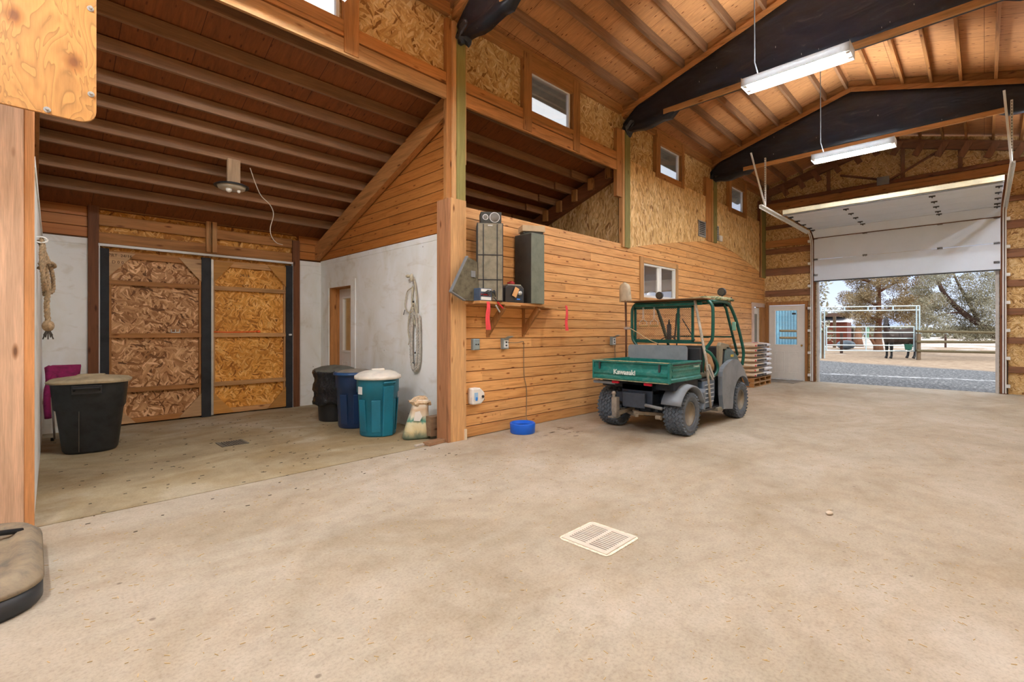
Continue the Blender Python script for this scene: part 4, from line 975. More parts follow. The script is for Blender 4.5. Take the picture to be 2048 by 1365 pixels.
rope(m, [(X0-.02,Y0+.04,2.36),(X0+.04,Y0+.1,2.2),(X0+.08,Y0+.05,2.04),(X0+.09,Y0+.1,1.86),(X0+.05,Y0+.02,1.82),(X0+.02,Y0-.08,1.92),(X0,Y0-.1,2.1),(X0+.0,Y0-.02,2.3)],.019)
rope(m, [(X0+.02,Y0+.02,2.14),(X0+.05,Y0,1.9),(X0+.04,Y0,1.7),(X0+.05,Y0,1.5)],.024)
rope(m, [(X0-.02,Y0-.06,2.10),(X0+.06,Y0-.04,2.13),(X0+.1,Y0+.06,2.10),(X0+.02,Y0+.1,2.07),(X0-.02,Y0,2.07)],.017)
m.ball((X0+.05,Y0,1.47),.05,10,8,(1,1,1.2)); m.build('rope_coil', m_rope, t, smooth=True)
m = MB()
for i in range(12): a = i*.52; m.tube([(X0+.05,Y0,1.45),(X0+.05+.04*math.cos(a),Y0+.04*math.sin(a),1.33+.02*(i%3))],.006,5)
m.build('frayed_end', plain('frayed rope end', srgb(70,62,54), .9), t)
MB().tube([(.015+.05+.05*math.cos(a), Y0-.02, 2.36+.03*math.sin(a)) for a in [R(k*30) for k in range(12)]], .008, 6, closed=True).build('hook', m_whitep, t, smooth=True)
t.scale = (.85,.85,.85); t.location = (.045,5.815,1.403)
# things on the door rails
o = MB().box(1.55,9.105,1.385,1.67,9.13,1.40).box(1.55,9.105,1.385,1.56,9.13,1.44).box(1.605,9.105,1.385,1.615,9.13,1.44).box(1.66,9.105,1.385,1.67,9.13,1.44).build('white_clip', m_whitep); tag(o, 'small white plastic clip on the middle rail of the left barn door', 'clip')
o = MB().tube(smoothpath([(2.14,9.125,1.40),(2.4,9.12,1.392),(2.7,9.12,1.40),(2.82,9.12,1.41)]),[.012]*19,6).ball((2.83,9.12,1.405),.025,8,6,(1.4,1,1)).build('orange_strap', plain('orange plastic', srgb(236,104,36), .5), smooth=True); tag(o, 'orange strap lying on the middle rail of the right barn door', 'strap')
thing_box('latch_box', 'tiny white latch on the felt strip at the right barn door edge', 'latch', (3.33,9.06,1.33,3.38,9.09,1.36), m_white, warp=False)
# halter on the white bay wall
m_hal = plain('pale nylon webbing', srgb(186,178,156), .8, var=.2, nscale=30)
t = empty('halter', (3.93, 5.95, 1.5)); tag(t, 'pale rope halter and lead hanging on the white bay wall', 'halter')
X1 = 3.925
def H(px, py):  # wall coordinates of the white wall (y, z)
    r = (px-1024)/FPX; u = (661.75-py)/FPX; dx = math.cos(YAW)+r*math.sin(YAW); dy = math.sin(YAW)-r*math.cos(YAW); k = X1/dx
    return dy*k, CAM_H+u*k
def hp_(pts, dx=0): return [(X1+dx, *H(*p)) for p in pts]
def strap(mbx, pts, w=.02, dx=0):
    q = smoothpath(hp_(pts, dx), 5); mbx.tube(q, w/2, 6)
m = MB()
strap(m, [(826,572),(824,600),(826,625),(830,650)],.03); strap(m, [(830,560),(834,590),(835,620),(834,632)],.025,-.01)
strap(m, [(825,575),(815,583),(811,600),(810,612),(814,622),(822,626),(828,615)],.018); strap(m, [(829,603),(822,622),(819,640)],.022,-.01); strap(m, [(829,603),(833,622),(837,640)],.022,-.012)
strap(m, [(818,632),(816,660),(819,680),(817,690)],.018)
m.build('halter_straps', m_hal, t, smooth=True)
m = MB()
for k, (a, b, c_, d_) in enumerate(((823,840,742,640),(826,836,738,650))):
    rope(m, [(X1-.012*k-.01, *H(*p)) for p in ((829,625),(a,660),(a,710),(a+3,735),((a+b)/2,c_),(b-1,730),(b+1,690),(b,640),(b-4,628))],.02)
m.build('lead_rope', plain('white rope', srgb(188,184,174), .85, var=.3, nscale=40), t, smooth=True)
m = MB(); m.ball((X1-.03,*H(820,553)),.035,10,8,(1,1.4,.7)).ball((X1-.03,*H(827,556)),.03,10,8,(1,.8,2.0)); m.build('knot', m_hal, t, smooth=True)
m = MB()
for p in ((829,604),(826,636),(833,706),(828,726),(826,650)): m.ball((X1-.02,*H(*p)),.016,8,6)
m.tube(hp_([(810,620),(807,630)]),.006,6); m.build('buckle', m_darkgray, t, smooth=True)

# ------------------------------------------------------------------ shelf and what stands on it
WY = 4.875
t = empty('wall_shelf', (4.9, WY, 1.8)); tag(t, 'rough wooden shelf bracketed to the pine wall', 'shelf')
MB().box(3.97,4.50,1.765,5.72,WY,1.80).build('shelf_board', wood('shelf plank', srgb(206,152,96), 'x', .7), t, bevel=.003)
for a in (4.4, 5.2): MB().box(a,4.49,1.752,a+.3,4.53,1.765).build('shim', lum('x','light'), t)
for x in (4.42, 5.12):
    b = MB(); b.beam((x,4.54,1.74),(x,4.86,1.38),.04,.09,(0,1,0)); b.box(x-.017,4.82,1.33,x+.017,4.875,1.75); b.build('bracket', lum('z','brown'), t, bevel=.003)
m_spk = plain('dusty speaker box', srgb(58,58,54), .7, var=.2); m_grille = plain('dusty speaker grille', srgb(128,121,103), .85, var=.25, nscale=10)
t = empty('tower_speaker', (4.25, 4.63, 1.80), R(-38)); tag(t, 'tall speaker with dusty ribbed grille left on the shelf', 'speaker')
MB().box(-.17,-.10,0,.17,.15,1.02).build('cabinet', m_spk, t, local=True, bevel=.006)
MB().box(-.165,-.115,.01,.165,-.10,1.01).build('grille', m_grille, t, local=True, bevel=.004)
m = MB()
for x in (-.09,.09): m.box(x-.006,-.122,.02,x+.006,-.113,1.0)
for z in (.28,.60): m.box(-.165,-.122,z-.006,.165,-.113,z+.006)
for b in ((-.168,-.122,0,-.158,-.113,1.01),(.158,-.122,0,.168,-.113,1.01)): m.box(*b)
m.build('grille_ribs', m_black, t, local=True); MB().box(-.03,-.122,.975,.03,-.116,.99).build('badge', m_steel, t, local=True)
t = empty('tower_speaker', (5.04, 4.64, 1.80), R(-3)); tag(t, 'tall plain speaker box turned sideways right on the shelf', 'speaker')
MB().box(-.13,-.17,0,.13,.17,.99).build('cabinet', plain('green grey speaker side', srgb(104,110,96), .6, var=.2), t, local=True, bevel=.005)
MB().box(-.135,-.165,.01,-.129,.165,.98).build('grille', plain('speaker dark grille', srgb(48,44,38), .8, var=.3), t, local=True)
t = empty('bookshelf_speaker', (4.25, 4.62, 2.82), R(-36)); tag(t, 'small open-coned speaker on top of the tall ribbed speaker', 'speaker')
MB().box(-.13,-.08,0,.14,.12,.145).build('cabinet', m_spk, t, local=True, bevel=.004)
for x, r in ((.05,.062),(-.07,.032)):
    MB().lathe([(r,-.094),(r,-.08),(r*.9,-.082),(r*.3,-.072),(0,-.078)], (x,0,.072), 24, 'Y').build('cone', plain('grey cone', srgb(110,106,100), .6), t, local=True, smooth=True)
    MB().lathe([(r,-.096),(r+.006,-.09),(r,-.084),(r-.006,-.09)], (x,0,.072), 24, 'Y', closed=True).build('ring', m_white, t, local=True, smooth=True)
t = empty('speaker_box', (5.06, 4.62, 2.79), R(-30)); tag(t, 'flat dusty box resting on the plain tall speaker', 'box')
MB().box(-.17,-.11,.035,.17,.11,.12).build('box', plain('dusty tan box', srgb(186,164,134), .8), t, local=True, bevel=.005)
MB().box(-.15,-.09,0,.15,.09,.035).build('base', m_spk, t, local=True, bevel=.01)
t = empty('speaker_cover', (3.93, 4.64, 1.80)); tag(t, 'loose square speaker cover leaning on the corner post', 'cover')
MB().prism([(-.32,.10),(-.06,.55),(.1,.5),(.12,.0),(-.10,0)],'y',-.02,.02).build('cloth', plain('dusty dark cloth', srgb(96,90,72), .9, var=.4, nscale=14), t, local=True)
MB().beam((-.32,0,.10),(-.06,0,.56),.05,.012,(0,0,1)).beam((-.32,0,.10),(-.10,0,.0),.05,.012,(0,0,1)).build('edge_frame', m_gray, t, local=True)
MB().box(-.01,-.03,.30,.06,-.02,.38).build('label', m_gray, t, local=True)
t = empty('battery_charger', (4.04, 4.555, 1.80)); tag(t, 'battery charger with coiled leads at the front of the shelf', 'charger')
MB().box(-.07,-.05,0,.14,.09,.16).build('case', plain('charger case', srgb(70,84,104), .4, var=.2), t, local=True, bevel=.006)
MB().box(-.05,-.054,.115,.12,-.05,.15).box(-.05,-.054,.01,.12,-.05,.05).build('face_label', m_white, t, local=True)
MB().box(-.05,-.056,.07,.10,-.051,.085).build('red_print', plain('red print', srgb(190,40,44), .5), t, local=True)
m = MB()
for i in range(5): m.tube(smoothpath([(-.06+.03*i,-.06,.06+.02*i),(.05,-.08,.13-.015*i),(.16,-.07,.10+.01*i),(.19,-.06,.06)]),.006,6)
m.tube(smoothpath([(.15,-.07,.05),(.2,-.085,0),(.24,-.085,-.04)]),.006,6); m.tube([(-.08,.09,.0),(-.08,.09,.22),(.17,.09,.22),(.17,-.04,.2)],.004,6)
m.build('cable', m_black, t, local=True, smooth=True)
MB().beam((.20,-.085,-.01),(.30,-.09,-.09),.02,.016,(0,1,0)).build('red_clamp', plain('red clamp', srgb(200,40,44), .4), t, local=True, bevel=.003)
MB().beam((.17,-.085,-.05),(.24,-.09,-.14),.018,.014,(0,1,0)).build('metal_clamp', m_steel, t, local=True, bevel=.003)
t = empty('radio', (4.64, 4.62, 1.80), R(-14)); tag(t, 'black boxy jobsite radio with a paper tag between the tall speakers', 'radio')
m = MB(); m.prism([(-.15,0),(.15,0),(.15,.2),(.11,.24),(-.11,.24),(-.15,.2)],'y',-.10,.12); m.build('case', plain('black radio case', srgb(48,48,52), .4), t, local=True, bevel=.012)
MB().prism([(-.14,.2),(.14,.2),(.105,.25),(-.105,.25)],'y',-.09,.11).build('top', plain('dusty radio top', srgb(176,164,140), .8), t, local=True, bevel=.006)
MB().box(0,-.104,.03,.13,-.1,.2).build('face', plain('blue face', srgb(40,52,66), .3), t, local=True)
MB().cyl((.07,-.13,.13),(.07,-.10,.13),.03,seg=18).build('dial', m_steel, t, local=True, smooth=True)
MB().box(.03,-.107,.04,.08,-.103,.055).build('blue_label', plain('blue label', srgb(40,120,220), .4), t, local=True)
MB().obox((.0,-.125,.14),(.07,.003,.13),(0,R(25),0)).build('paper_tag', plain('paper tag', srgb(214,164,110), .8), t, local=True)
m = MB(); m.lathe([(.022,0),(.052,0),(.052,.03),(.022,.03)],(4.64,4.62,2.053),20,closed=True); m.ball((4.645,4.615,2.09),.032,12,6,(1,1,.4)); tag(m.build('tape_roll', plain('red tape', srgb(176,38,44), .5), smooth=True), 'roll of red tape on top of the radio', 'tape')
m_rib = plain('red flagging tape', srgb(226,66,74), .7)
for pts, lb in (([(4.10,4.495,1.79),(4.10,4.482,1.73),(4.085,4.484,1.60),(4.10,4.487,1.43)],'wide red ribbon hanging from the left end of the shelf'),([(5.70,4.495,1.80),(5.705,4.482,1.70),(5.69,4.484,1.55),(5.71,4.486,1.42)],'narrow red ribbon hanging from the right end of the shelf')):
    m = MB(); w = (.035 if 'wide' in lb else .03); P_ = smoothpath(pts, 5); n = len(P_)
    m.loft([[(p.x-w*(.7+.5*i/n),p.y,p.z),(p.x+w*(.7+.5*i/n),p.y-.004*math.sin(i),p.z),(p.x+w*(.7+.5*i/n),p.y+.002,p.z),(p.x-w*(.7+.5*i/n),p.y+.002,p.z)] for i, p in enumerate(P_)]); tag(m.build('ribbon', m_rib), lb, 'ribbon')
# electrical
m_box = plain('grey outlet box', srgb(150,166,170), .4, .3)
def outlet(x, z, lb, openlid=False):
    t = empty('outlet_box', (x, WY-skew(x)-.01, z)); tag(t, lb, 'outlet')
    MB().box(-.055,-.045,-.075,.055,.012,.075).build('box', m_box, t, local=True, bevel=.005)
    if openlid:
        MB().box(-.04,-.05,-.055,.04,-.045,.055).build('socket_plate', m_white, t, local=True)
        for z_ in (-.025,.02): MB().box(-.015,-.054,z_-.012,.015,-.049,z_+.012).build('socket', m_darkgray, t, local=True)
        MB().obox((0,-.09,.085),(.10,.11,.008),(R(-22),0,0)).build('flip_lid', m_box, t, local=True, bevel=.003)
    else:
        MB().box(-.045,-.052,-.065,.045,-.045,.065).build('cover', m_box, t, local=True, bevel=.003)
        for x_ in (-.02,.02): MB().cyl((x_,-.058,0),(x_,-.05,0),.010,seg=10).build('knob', m_darkgray, t, local=True)
    return t
outlet(4.19, 1.235, 'closed grey outlet box left below the shelf')
outlet(4.73, 1.235, 'grey outlet box with its lid flipped open and a cord plugged in', True)
outlet(7.42, 1.235, 'grey outlet box on the pine wall left of the shovel handle', True)
cp = smoothpath([(4.76,4.80,1.25),(4.95,4.80,1.245),(5.10,4.83,1.26),(5.13,4.84,1.22),(5.13,4.84,1.0),(5.14,4.84,.75),(5.19,4.84,.55),(5.18,4.83,.3),(5.14,4.80,.14),(5.08,4.72,.115)])
tag(MB().tube(cp,.006,6).build('power_cord', plain('brown grey cord', srgb(126,108,84), .6), smooth=True), 'thin cord running down the pine wall to the blue bowl', 'cord')
cp = smoothpath([(7.43,4.75,1.22),(7.47,4.76,1.18),(7.50,4.79,1.1),(7.51,4.79,.9),(7.51,4.79,.6)])
tag(MB().tube(cp,.006,6).build('power_cord', plain('brown grey cord', srgb(126,108,84), .6), smooth=True), 'thin cord hanging below the outlet left of the shovel', 'cord')
# insect tank
t = empty('wall_dispenser', (4.17, 4.83, .54)); tag(t, 'small white dispenser with blue label low on the pine wall', 'dispenser')
MB().prism([(-.09,-.10),(.05,-.10),(.115,-.05),(.12,.05),(.04,.12),(-.09,.12),(-.10,0)],'y',-.07,.045).build('case', m_whitep, t, local=True, bevel=.02)
MB().box(-.07,-.074,-.03,-.01,-.07,.06).build('label', plain('pale blue label', srgb(150,190,226), .5), t, local=True)
MB().box(-.05,-.076,-.045,-.02,-.071,.0).build('label_mark', plain('blue mark', srgb(30,120,210), .5), t, local=True)
MB().cyl((.075,-.085,.0),(.075,-.07,.0),.018,seg=14).build('button', m_darkgray, t, local=True)
MB().tube(smoothpath([(.1,-.03,-.01),(.16,.0,-.03),(.2,.03,-.07)]),.003,5).build('wire', m_darkgray, t, local=True)
# blue bowl
t = empty('water_bowl', (4.82, 4.57, 0)); tag(t, 'bright blue round water bowl on the floor by the pine wall', 'bowl')
MB().lathe([(.165,0),(.172,.01),(.178,.13),(.172,.142),(.155,.14),(.145,.05),(0,.045)],(0,0,0),40).build('bowl', plain('bright blue plastic', srgb(10,96,214), .35, var=.06), t, local=True, smooth=True)
MB().lathe([(.148,.095),(0,.0955)],(0,0,0),32).build('water', plain('dark water', srgb(14,44,110), .05), t, local=True)

# ------------------------------------------------------------------ basketball stand (base and backboard at the left edge)
t = empty('basketball_stand', (-.5, 4.0, 0)); tag(t, 'homemade basketball stand, dusty black base and plywood backboard at the left edge', 'basketball stand')
_s = NT('dusty black base plastic'); _n = _s.noise(_s.coords(), 5, 6, .7, .2); m_base = _s.fin(_s.ramp(_n, [(.36, srgb(104,98,88)), (.5, srgb(136,122,102)), (.66, srgb(156,140,114))]), .7)
def rr3(x0,x1,y0,y1,z,r):
    return [((x0+x1)/2+x,(y0+y1)/2+y,z) for x,y in rrect(x1-x0,y1-y0,r,8)]
m = MB(); m.loft([rr3(-1.0,.035,3.37,4.52,0,.22),rr3(-1.0,.045,3.36,4.53,.02,.22),rr3(-1.0,.045,3.36,4.53,.115,.22)])
m.build('base_tray', plain('black base side', srgb(36,40,46), .45, var=.2), t, smooth=True)
m = MB(); m.loft([rr3(-1.0,.05,3.355,4.535,.112,.22),rr3(-1.0,.045,3.36,4.53,.135,.22),rr3(-.97,.0,3.42,4.46,.19,.2),rr3(-.95,-.06,3.5,4.38,.19,.16),rr3(-.93,-.09,3.53,4.35,.165,.14)]); m.build('base_top', m_base, t, smooth=True)
m = MB(); m.ball((-.32,3.95,.15),.16,14,8,(1.0,2.0,1.0)); m.build('base_hump', m_base, t, smooth=True)
MB().tube([(-.04,4.22,.185),(-.5,4.02,.30)],.016,10).build('strut', m_black, t, smooth=True)
m_cath = M_cathedral('bare plywood backboard', srgb(196,140,76))
pts = []; x0, x1, z0, z1, r = -.9, .305, 2.79, 4.05, .085
for cx, cz, a0 in ((x1-r,z1-r,0),(x0+r,z1-r,90),(x0+r,z0+r,180),(x1-r,z0+r,270)):
    for i in range(7): a = R(a0+15*i); pts.append((cx+r*math.cos(a), cz+r*math.sin(a)))
MB().prism(pts,'y',4.2,4.222).build('backboard', m_cath, t, bevel=.002)
for x, z in ((.275,3.55),(.278,2.985),(.07,2.815)): MB().cyl((x,4.17,z),(x,4.2,z),.009,seg=10).cyl((x,4.195,z),(x,4.2,z),.018,seg=14).build('bolt', m_steel, t, smooth=False)
MB().tube([(-.55,4.05,.15),(-.55,4.26,2.0),(-.55,4.26,3.6)],.045,14).build('pole', m_black, t, smooth=True)

# ------------------------------------------------------------------ utility vehicle
def M_worn(name, col, edge, amt=.5, sc=7, rough=.45):
    s = NT(name); co = s.coords(); n = s.noise(s.map(co,(1,1,2.2)), sc, 7, .72, .6); n2 = s.noise(co, 2.2, 3, .5)
    f = s.math('ADD', s.math('MULTIPLY', n, .75), s.math('MULTIPLY', n2, .25))
    c = s.ramp(f, [(.42, col), (.5, mul(col, 1.25)), (.60, tuple(col[i]+(edge[i]-col[i])*amt for i in range(3))+(1,)), (.72, edge)])
    return s.fin(c, rough)
m_green = M_worn('worn green paint', srgb(0,98,92), srgb(104,150,142), .45); m_tubeg = plain('dark green tube paint', srgb(4,80,70), .35, var=.25)
m_tire = plain('dusty tire rubber', srgb(84,92,102), .85, var=.25, nscale=12); m_rim = plain('dusty wheel rim', srgb(124,114,98), .55, .3, var=.25)
m_fend = plain('grey fender plastic', srgb(116,124,134), .5, var=.18, nscale=4); m_under = plain('blue black underbody', srgb(34,46,62), .55, .2, var=.4)
m_bluegr = plain('blue grey plastic', srgb(88,108,132), .45, var=.2); m_alu = plain('dirty aluminium', srgb(150,146,138), .45, .5, var=.3)
UV = empty('utility_vehicle', (6.24, 3.45, 0)); tag(UV, 'green two-seat utility vehicle with cargo bed parked beside the pine wall', 'utility vehicle')
def L(m, name, mat, parent=UV, **k): return m.build(name, mat, parent, local=True, **k)
def wheel(x, y, r, w, side):
    t = MB(); hw = w/2
    prof = [(r*.56,-hw*.78),(r*.62,-hw*.92),(r*.80,-hw),(r*.93,-hw*.93),(r*.975,-hw*.72),(r*.985,0),(r*.975,hw*.72),(r*.93,hw*.93),(r*.80,hw),(r*.62,hw*.92),(r*.56,hw*.78)]
    t.lathe(prof, (0,0,0), 48, 'Y', closed=True)
    N_ = 30
    for k in range(N_):
        for j, yy in enumerate((-.86,-.52,-.17,.17,.52,.86)):
            a = 2*PI*(k+(.5 if j % 2 else 0))/N_; er = Vector((math.cos(a),0,math.sin(a))); et = Vector((-math.sin(a),0,math.cos(a))); ey = Vector((0,1,0))
            ph = R(38)*(1 if j % 2 else -1); u = et*math.cos(ph)+ey*math.sin(ph); v = er.cross(u)
            rr = r*(.985 if abs(yy) < .8 else .95); c = er*rr+ey*yy*hw
            vs = []
            for cc in (-1, 1):
                for a1, b1 in ((-1,-1),(1,-1),(1,1),(-1,1)): vs.append(c+er*cc*.014+u*a1*.026*(1 if cc < 0 else .8)+v*b1*w*.048)
            t.add(vs, [(3,2,1,0),(4,5,6,7),(0,1,5,4),(1,2,6,5),(2,3,7,6),(3,0,4,7)])
    o = t.build('wheel', m_tire, UV, local=True, loc=(x, y, r+.012))
    s_ = side
    m = MB(); m.lathe([(r*.58,s_*hw*.80),(r*.56,s_*hw*.84),(r*.50,s_*hw*.70),(r*.46,s_*hw*.25),(r*.30,s_*hw*.10),(r*.16,s_*hw*.30),(r*.12,s_*hw*.36),(0,s_*hw*.36)],(0,0,0),36,'Y')
    m.lathe([(r*.57,-s_*hw*.7),(r*.3,-s_*hw*.2),(0,-s_*hw*.2)],(0,0,0),30,'Y')
    m.build('rim', m_rim, o, local=True, smooth=True)
    m = MB()
    for k in range(4): a = PI/4+k*PI/2; m.cyl((r*.24*math.cos(a),s_*hw*.2,r*.24*math.sin(a)),(r*.24*math.cos(a),s_*hw*.34,r*.24*math.sin(a)),.009,seg=8)
    m.build('lug_nut', m_darkgray, o, local=True)
for x, r, w in ((0,.285,.27),(1.87,.285,.23)):
    for s_ in (-1, 1): wheel(x, s_*(.66-w/2), r, w, s_)
# chassis and running gear
L(MB().box(-.35,-.28,.42,1.25,.28,.55).box(-.30,-.55,.62,.45,.55,.73), 'chassis', m_under)
L(MB().cyl((0,-.5,.29),(0,.5,.29),.035,seg=12).cyl((1.87,-.5,.29),(1.87,.5,.29),.03,seg=12).beam((-.25,.28,.33),(.5,.28,.40),.04,.04).beam((-.25,-.28,.33),(.5,-.28,.40),.04,.04).ball((0,0,.30),.11,14,8,(1,1.1,1)), 'axle', m_under, smooth=False)
L(MB().box(-.12,-.22,.40,.45,.22,.70).cyl((-.02,-.40,.47),(-.02,-.12,.47),.11,seg=18), 'engine', m_under, bevel=.01)
L(MB().box(-.40,-.30,.38,-.37,.16,.68).box(-.40,-.30,.60,-.2,.16,.68), 'rear_plate', m_under, bevel=.004)
L(MB().box(-.46,-.22,.37,-.33,.12,.57), 'muffler', plain('dark muffler metal', srgb(66,76,90), .4, .5, var=.25), bevel=.008)
L(MB().cyl((-.44,-.22,.42),(-.46,-.47,.40),.022,seg=12), 'exhaust_pipe', m_gray, smooth=True)
L(MB().box(-.58,.14,.30,-.50,.22,.50).box(-.60,.13,.22,-.52,.2,.34).beam((-.68,.17,.24),(-.50,.17,.24),.09,.02).cyl((-.55,.20,.50),(-.55,.20,.53),.02,seg=10).ball((-.55,.20,.555),.03,12,8), 'tow_hitch', m_alu, bevel=.004)
L(MB().beam((-.52,.16,.27),(-.2,.1,.33),.05,.05).beam((-.45,-.05,.30),(-.05,-.38,.26),.045,.045).beam((-.45,-.1,.27),(-.05,.38,.26),.045,.045).cyl((-.3,-.30,.25),(-.3,-.38,.25),.03), 'suspension_arm', plain('rusty tan steel', srgb(128,118,104), .6, .2, var=.4), bevel=.003)
for y in (-.36,.36): L(MB().tube([(.05+.02*math.cos(k*.9),y+.035*math.sin(k*.9),.36+.012*k) for k in range(24)],.008,6), 'spring', m_alu, smooth=True)
# cargo bed
bed = L(MB().box(-.47,-.57,.755,.46,.57,.785), 'cargo_bed', m_green)
tg_prof = [(-.485,.735),(-.505,.745),(-.505,.775),(-.492,.79),(-.492,.80),(-.512,.825),(-.512,.865),(-.492,.895),(-.485,.91),(-.485,.965),(-.51,.975),(-.51,1.0),(-.465,1.0),(-.465,.735)]
m = MB(); m.prism(tg_prof,'y',-.57,.57); tgt = L(m, 'tailgate', m_green, bevel=.002)
m = MB(); m.box(-.50,-.595,.73,-.455,-.565,1.0).box(-.50,.565,.73,-.455,.595,1.0); L(m, 'corner_post', m_green, bevel=.004)
for s_ in (-1, 1):
    sp = [(s_*.575,.735),(s_*.600,.745),(s_*.600,.78),(s_*.58,.80),(s_*.58,.93),(s_*.592,.945),(s_*.592,.975),(s_*.603,.98),(s_*.603,1.0),(s_*.555,1.0),(s_*.56,.735)]
    L(MB().prism(sp,'x',-.46,.46), 'bed_side', m_green, bevel=.002)
    L(MB().box(-.40,s_*.582,.955,.42,s_*.594,.972), 'side_slot', m_black, bevel=.002)
    L(MB().box(-.40,s_*.578,.80,.42,s_*.588,.83).box(-.40,s_*.578,.885,.42,s_*.588,.915), 'side_rib', m_green, bevel=.003)
L(MB().box(.44,-.57,.785,.46,.57,.99), 'bed_front', m_green)
L(MB().box(-.515,-.585,.728,-.46,.585,.738).box(-.515,-.585,.995,-.46,.585,1.005), 'worn_edge', plain('rusty worn edge', srgb(150,150,118), .6, var=.4, nscale=20), tgt)
for y in (-.46,.46): L(MB().box(-.522,y-.012,.88,-.505,y+.012,.98).cyl((-.515,y,.875),(-.515,y,.90),.008,seg=8), 'latch', m_darkgray, tgt)
m_dec = plain('worn white decal', srgb(206,216,212), .5, var=.3, nscale=30)
text_mesh('lettering', 'Kawasaki', .092, m_dec, tgt, (-.513,.06,.846), (R(90),0,R(-90)), offset=.0035, sx=1.0)
text_mesh('lettering', 'Kawasaki', .05, plain('faded decal', srgb(150,178,170), .6), UV, (.31,-.589,.925), (R(90),0,0), offset=.002)
m_red = plain('red lens', srgb(214,30,60), .2)
for y in (.24,-.26): L(MB().box(-.46,y-.055,.68,-.42,y+.055,.715), 'tail_light', m_red, bevel=.006)
L(MB().box(-.44,.25,.66,-.38,.62,.70), 'under_bed_flange', m_fend, bevel=.004)
# fenders
def arch(cx, cz, r, w0, w1, a0, a1, th=.02, flat=.0):
    rings = []
    for i in range(15):
        a = R(a0+(a1-a0)*i/14); c, s_ = math.cos(a), math.sin(a)
        rings.append([(cx+(r)*c,w0,cz+r*s_),(cx+(r+th)*c,w0,cz+(r+th)*s_),(cx+(r+th+.0)*c,(w0+w1)/2,cz+(r+th+.012)*s_),(cx+(r+th-.012)*c,w1,cz+(r+th-.014)*s_),(cx+(r-.012)*c,w1,cz+(r-.014)*s_)])
    return MB().loft(rings)
for s_ in (-1, 1):
    L(arch(.02,.27,.40,s_*.40,s_*.67,155 if s_ < 0 else 95,20), 'rear_fender', m_fend, smooth=True)
    L(MB().prism([(.36,.10+.22),(.42,.30),(.44,.60),(.39,.55),(.40,.42)],'y',s_*.50,s_*.67), 'mud_flap', m_fend, bevel=.005)
# engine side cover with louvres
for s_ in (-1, 1):
    L(MB().prism([(.52,.30),(.86,.30),(.93,.45),(.93,.70),(.50,.70)],'y',s_*.40,s_*.60), 'side_cover', m_bluegr, bevel=.015)
    m = MB()
    for i in range(5): m.box(.56,s_*.60,.38+.062*i,.86,s_*.612,.392+.062*i)
    L(m, 'louvre', plain('light louvre edge', srgb(176,186,196), .5))
L(MB().box(.46,-.60,.69,.95,.60,.72), 'seat_deck', m_black, bevel=.01)
# cabin
L(MB().box(.45,-.60,.25,1.55,.60,.29).box(.93,-.40,.29,.96,.40,.70), 'floor_pan', m_black, bevel=.01)
L(MB().box(.95,-.64,.22,1.30,-.48,.27), 'foot_step', plain('worn step', srgb(126,120,106), .6), bevel=.01)
L(MB().box(.62,-.53,.72,1.02,.53,.82), 'seat', plain('seat vinyl', srgb(120,116,104), .6), bevel=.03)
L(MB().box(.62,-.53,.80,.69,.53,1.18), 'backrest', m_black, bevel=.03)
m = MB(); m.prism([(1.28,.55),(1.34,.28),(2.2,.28),(2.30,.45),(2.28,.72),(2.05,.90),(1.62,1.10),(1.40,1.18),(1.28,1.12),(1.36,.9)],'y',-.50,.50); L(m, 'hood', plain('dark green grey hood', srgb(46,58,58), .5, var=.2), bevel=.02)
L(MB().prism([(1.12,1.19),(1.18,1.24),(1.50,1.20),(1.50,1.12),(1.25,1.14),(1.2,.75),(1.12,.72)],'y',-.60,-.54), 'dash_frame', plain('beige grey dash', srgb(128,122,104), .6), bevel=.012)
L(MB().box(1.28,-.54,1.0,1.36,.5,1.17), 'dashboard', m_black, bevel=.02)
L(MB().prism([(1.22,.30),(1.22,1.12),(1.5,1.12),(1.5,.3)],'y',-.575,-.50), 'leg_shield', m_black, bevel=.01)
L(MB().prism([(1.30,.84),(1.38,1.18),(1.50,1.17),(1.84,1.02),(1.98,.88),(1.90,.80)],'y',-.60,-.50), 'cowl_side', plain('green grey cowl', srgb(74,98,102), .4, var=.2), bevel=.015)
text_mesh('lettering', 'MULE', .05, plain('yellow decal', srgb(226,190,60), .5), UV, (1.60,-.604,1.02), (R(90),0,0), offset=.002, shear=.2)
for s_ in (-1, 1):
    p = [(1.10,.24)]+[(v.x, v.y) for v in smoothpath([(1.05,.45,0),(1.06,.80,0),(1.26,.92,0),(1.50,.97,0),(1.72,.94,0),(1.92,.82,0),(2.12,.62,0),(2.20,.50,0)],4)]
    p += [(1.87+.385*math.cos(R(a)),.30+.385*math.sin(R(a))) for a in range(30,186,8)]+[(1.46,.20)]
    L(MB().prism(p,'y',s_*.60,s_*.665), 'front_fender', m_fend, bevel=.02); L(MB().prism([(1.30,.24),(1.30,.88),(1.9,.80),(2.1,.55),(2.0,.45),(1.47,.45),(1.44,.22)],'y',s_*.50,s_*.60), 'inner_fender', m_black)
m = MB(); m.lathe([(.17,-.012),(.182,0),(.17,.012),(.158,0)],(0,0,0),28,'X',closed=True); m.cyl((0,0,0),(.16,0,-.0),.02)
m.beam((0,-.165,0),(0,.165,0),.03,.015); m.beam((0,0,-.165),(0,0,0),.03,.015)
o = L(m, 'steering_wheel', m_black, smooth=True); o.location = (1.14,.27,1.17); o.rotation_euler = (0,R(30),0)
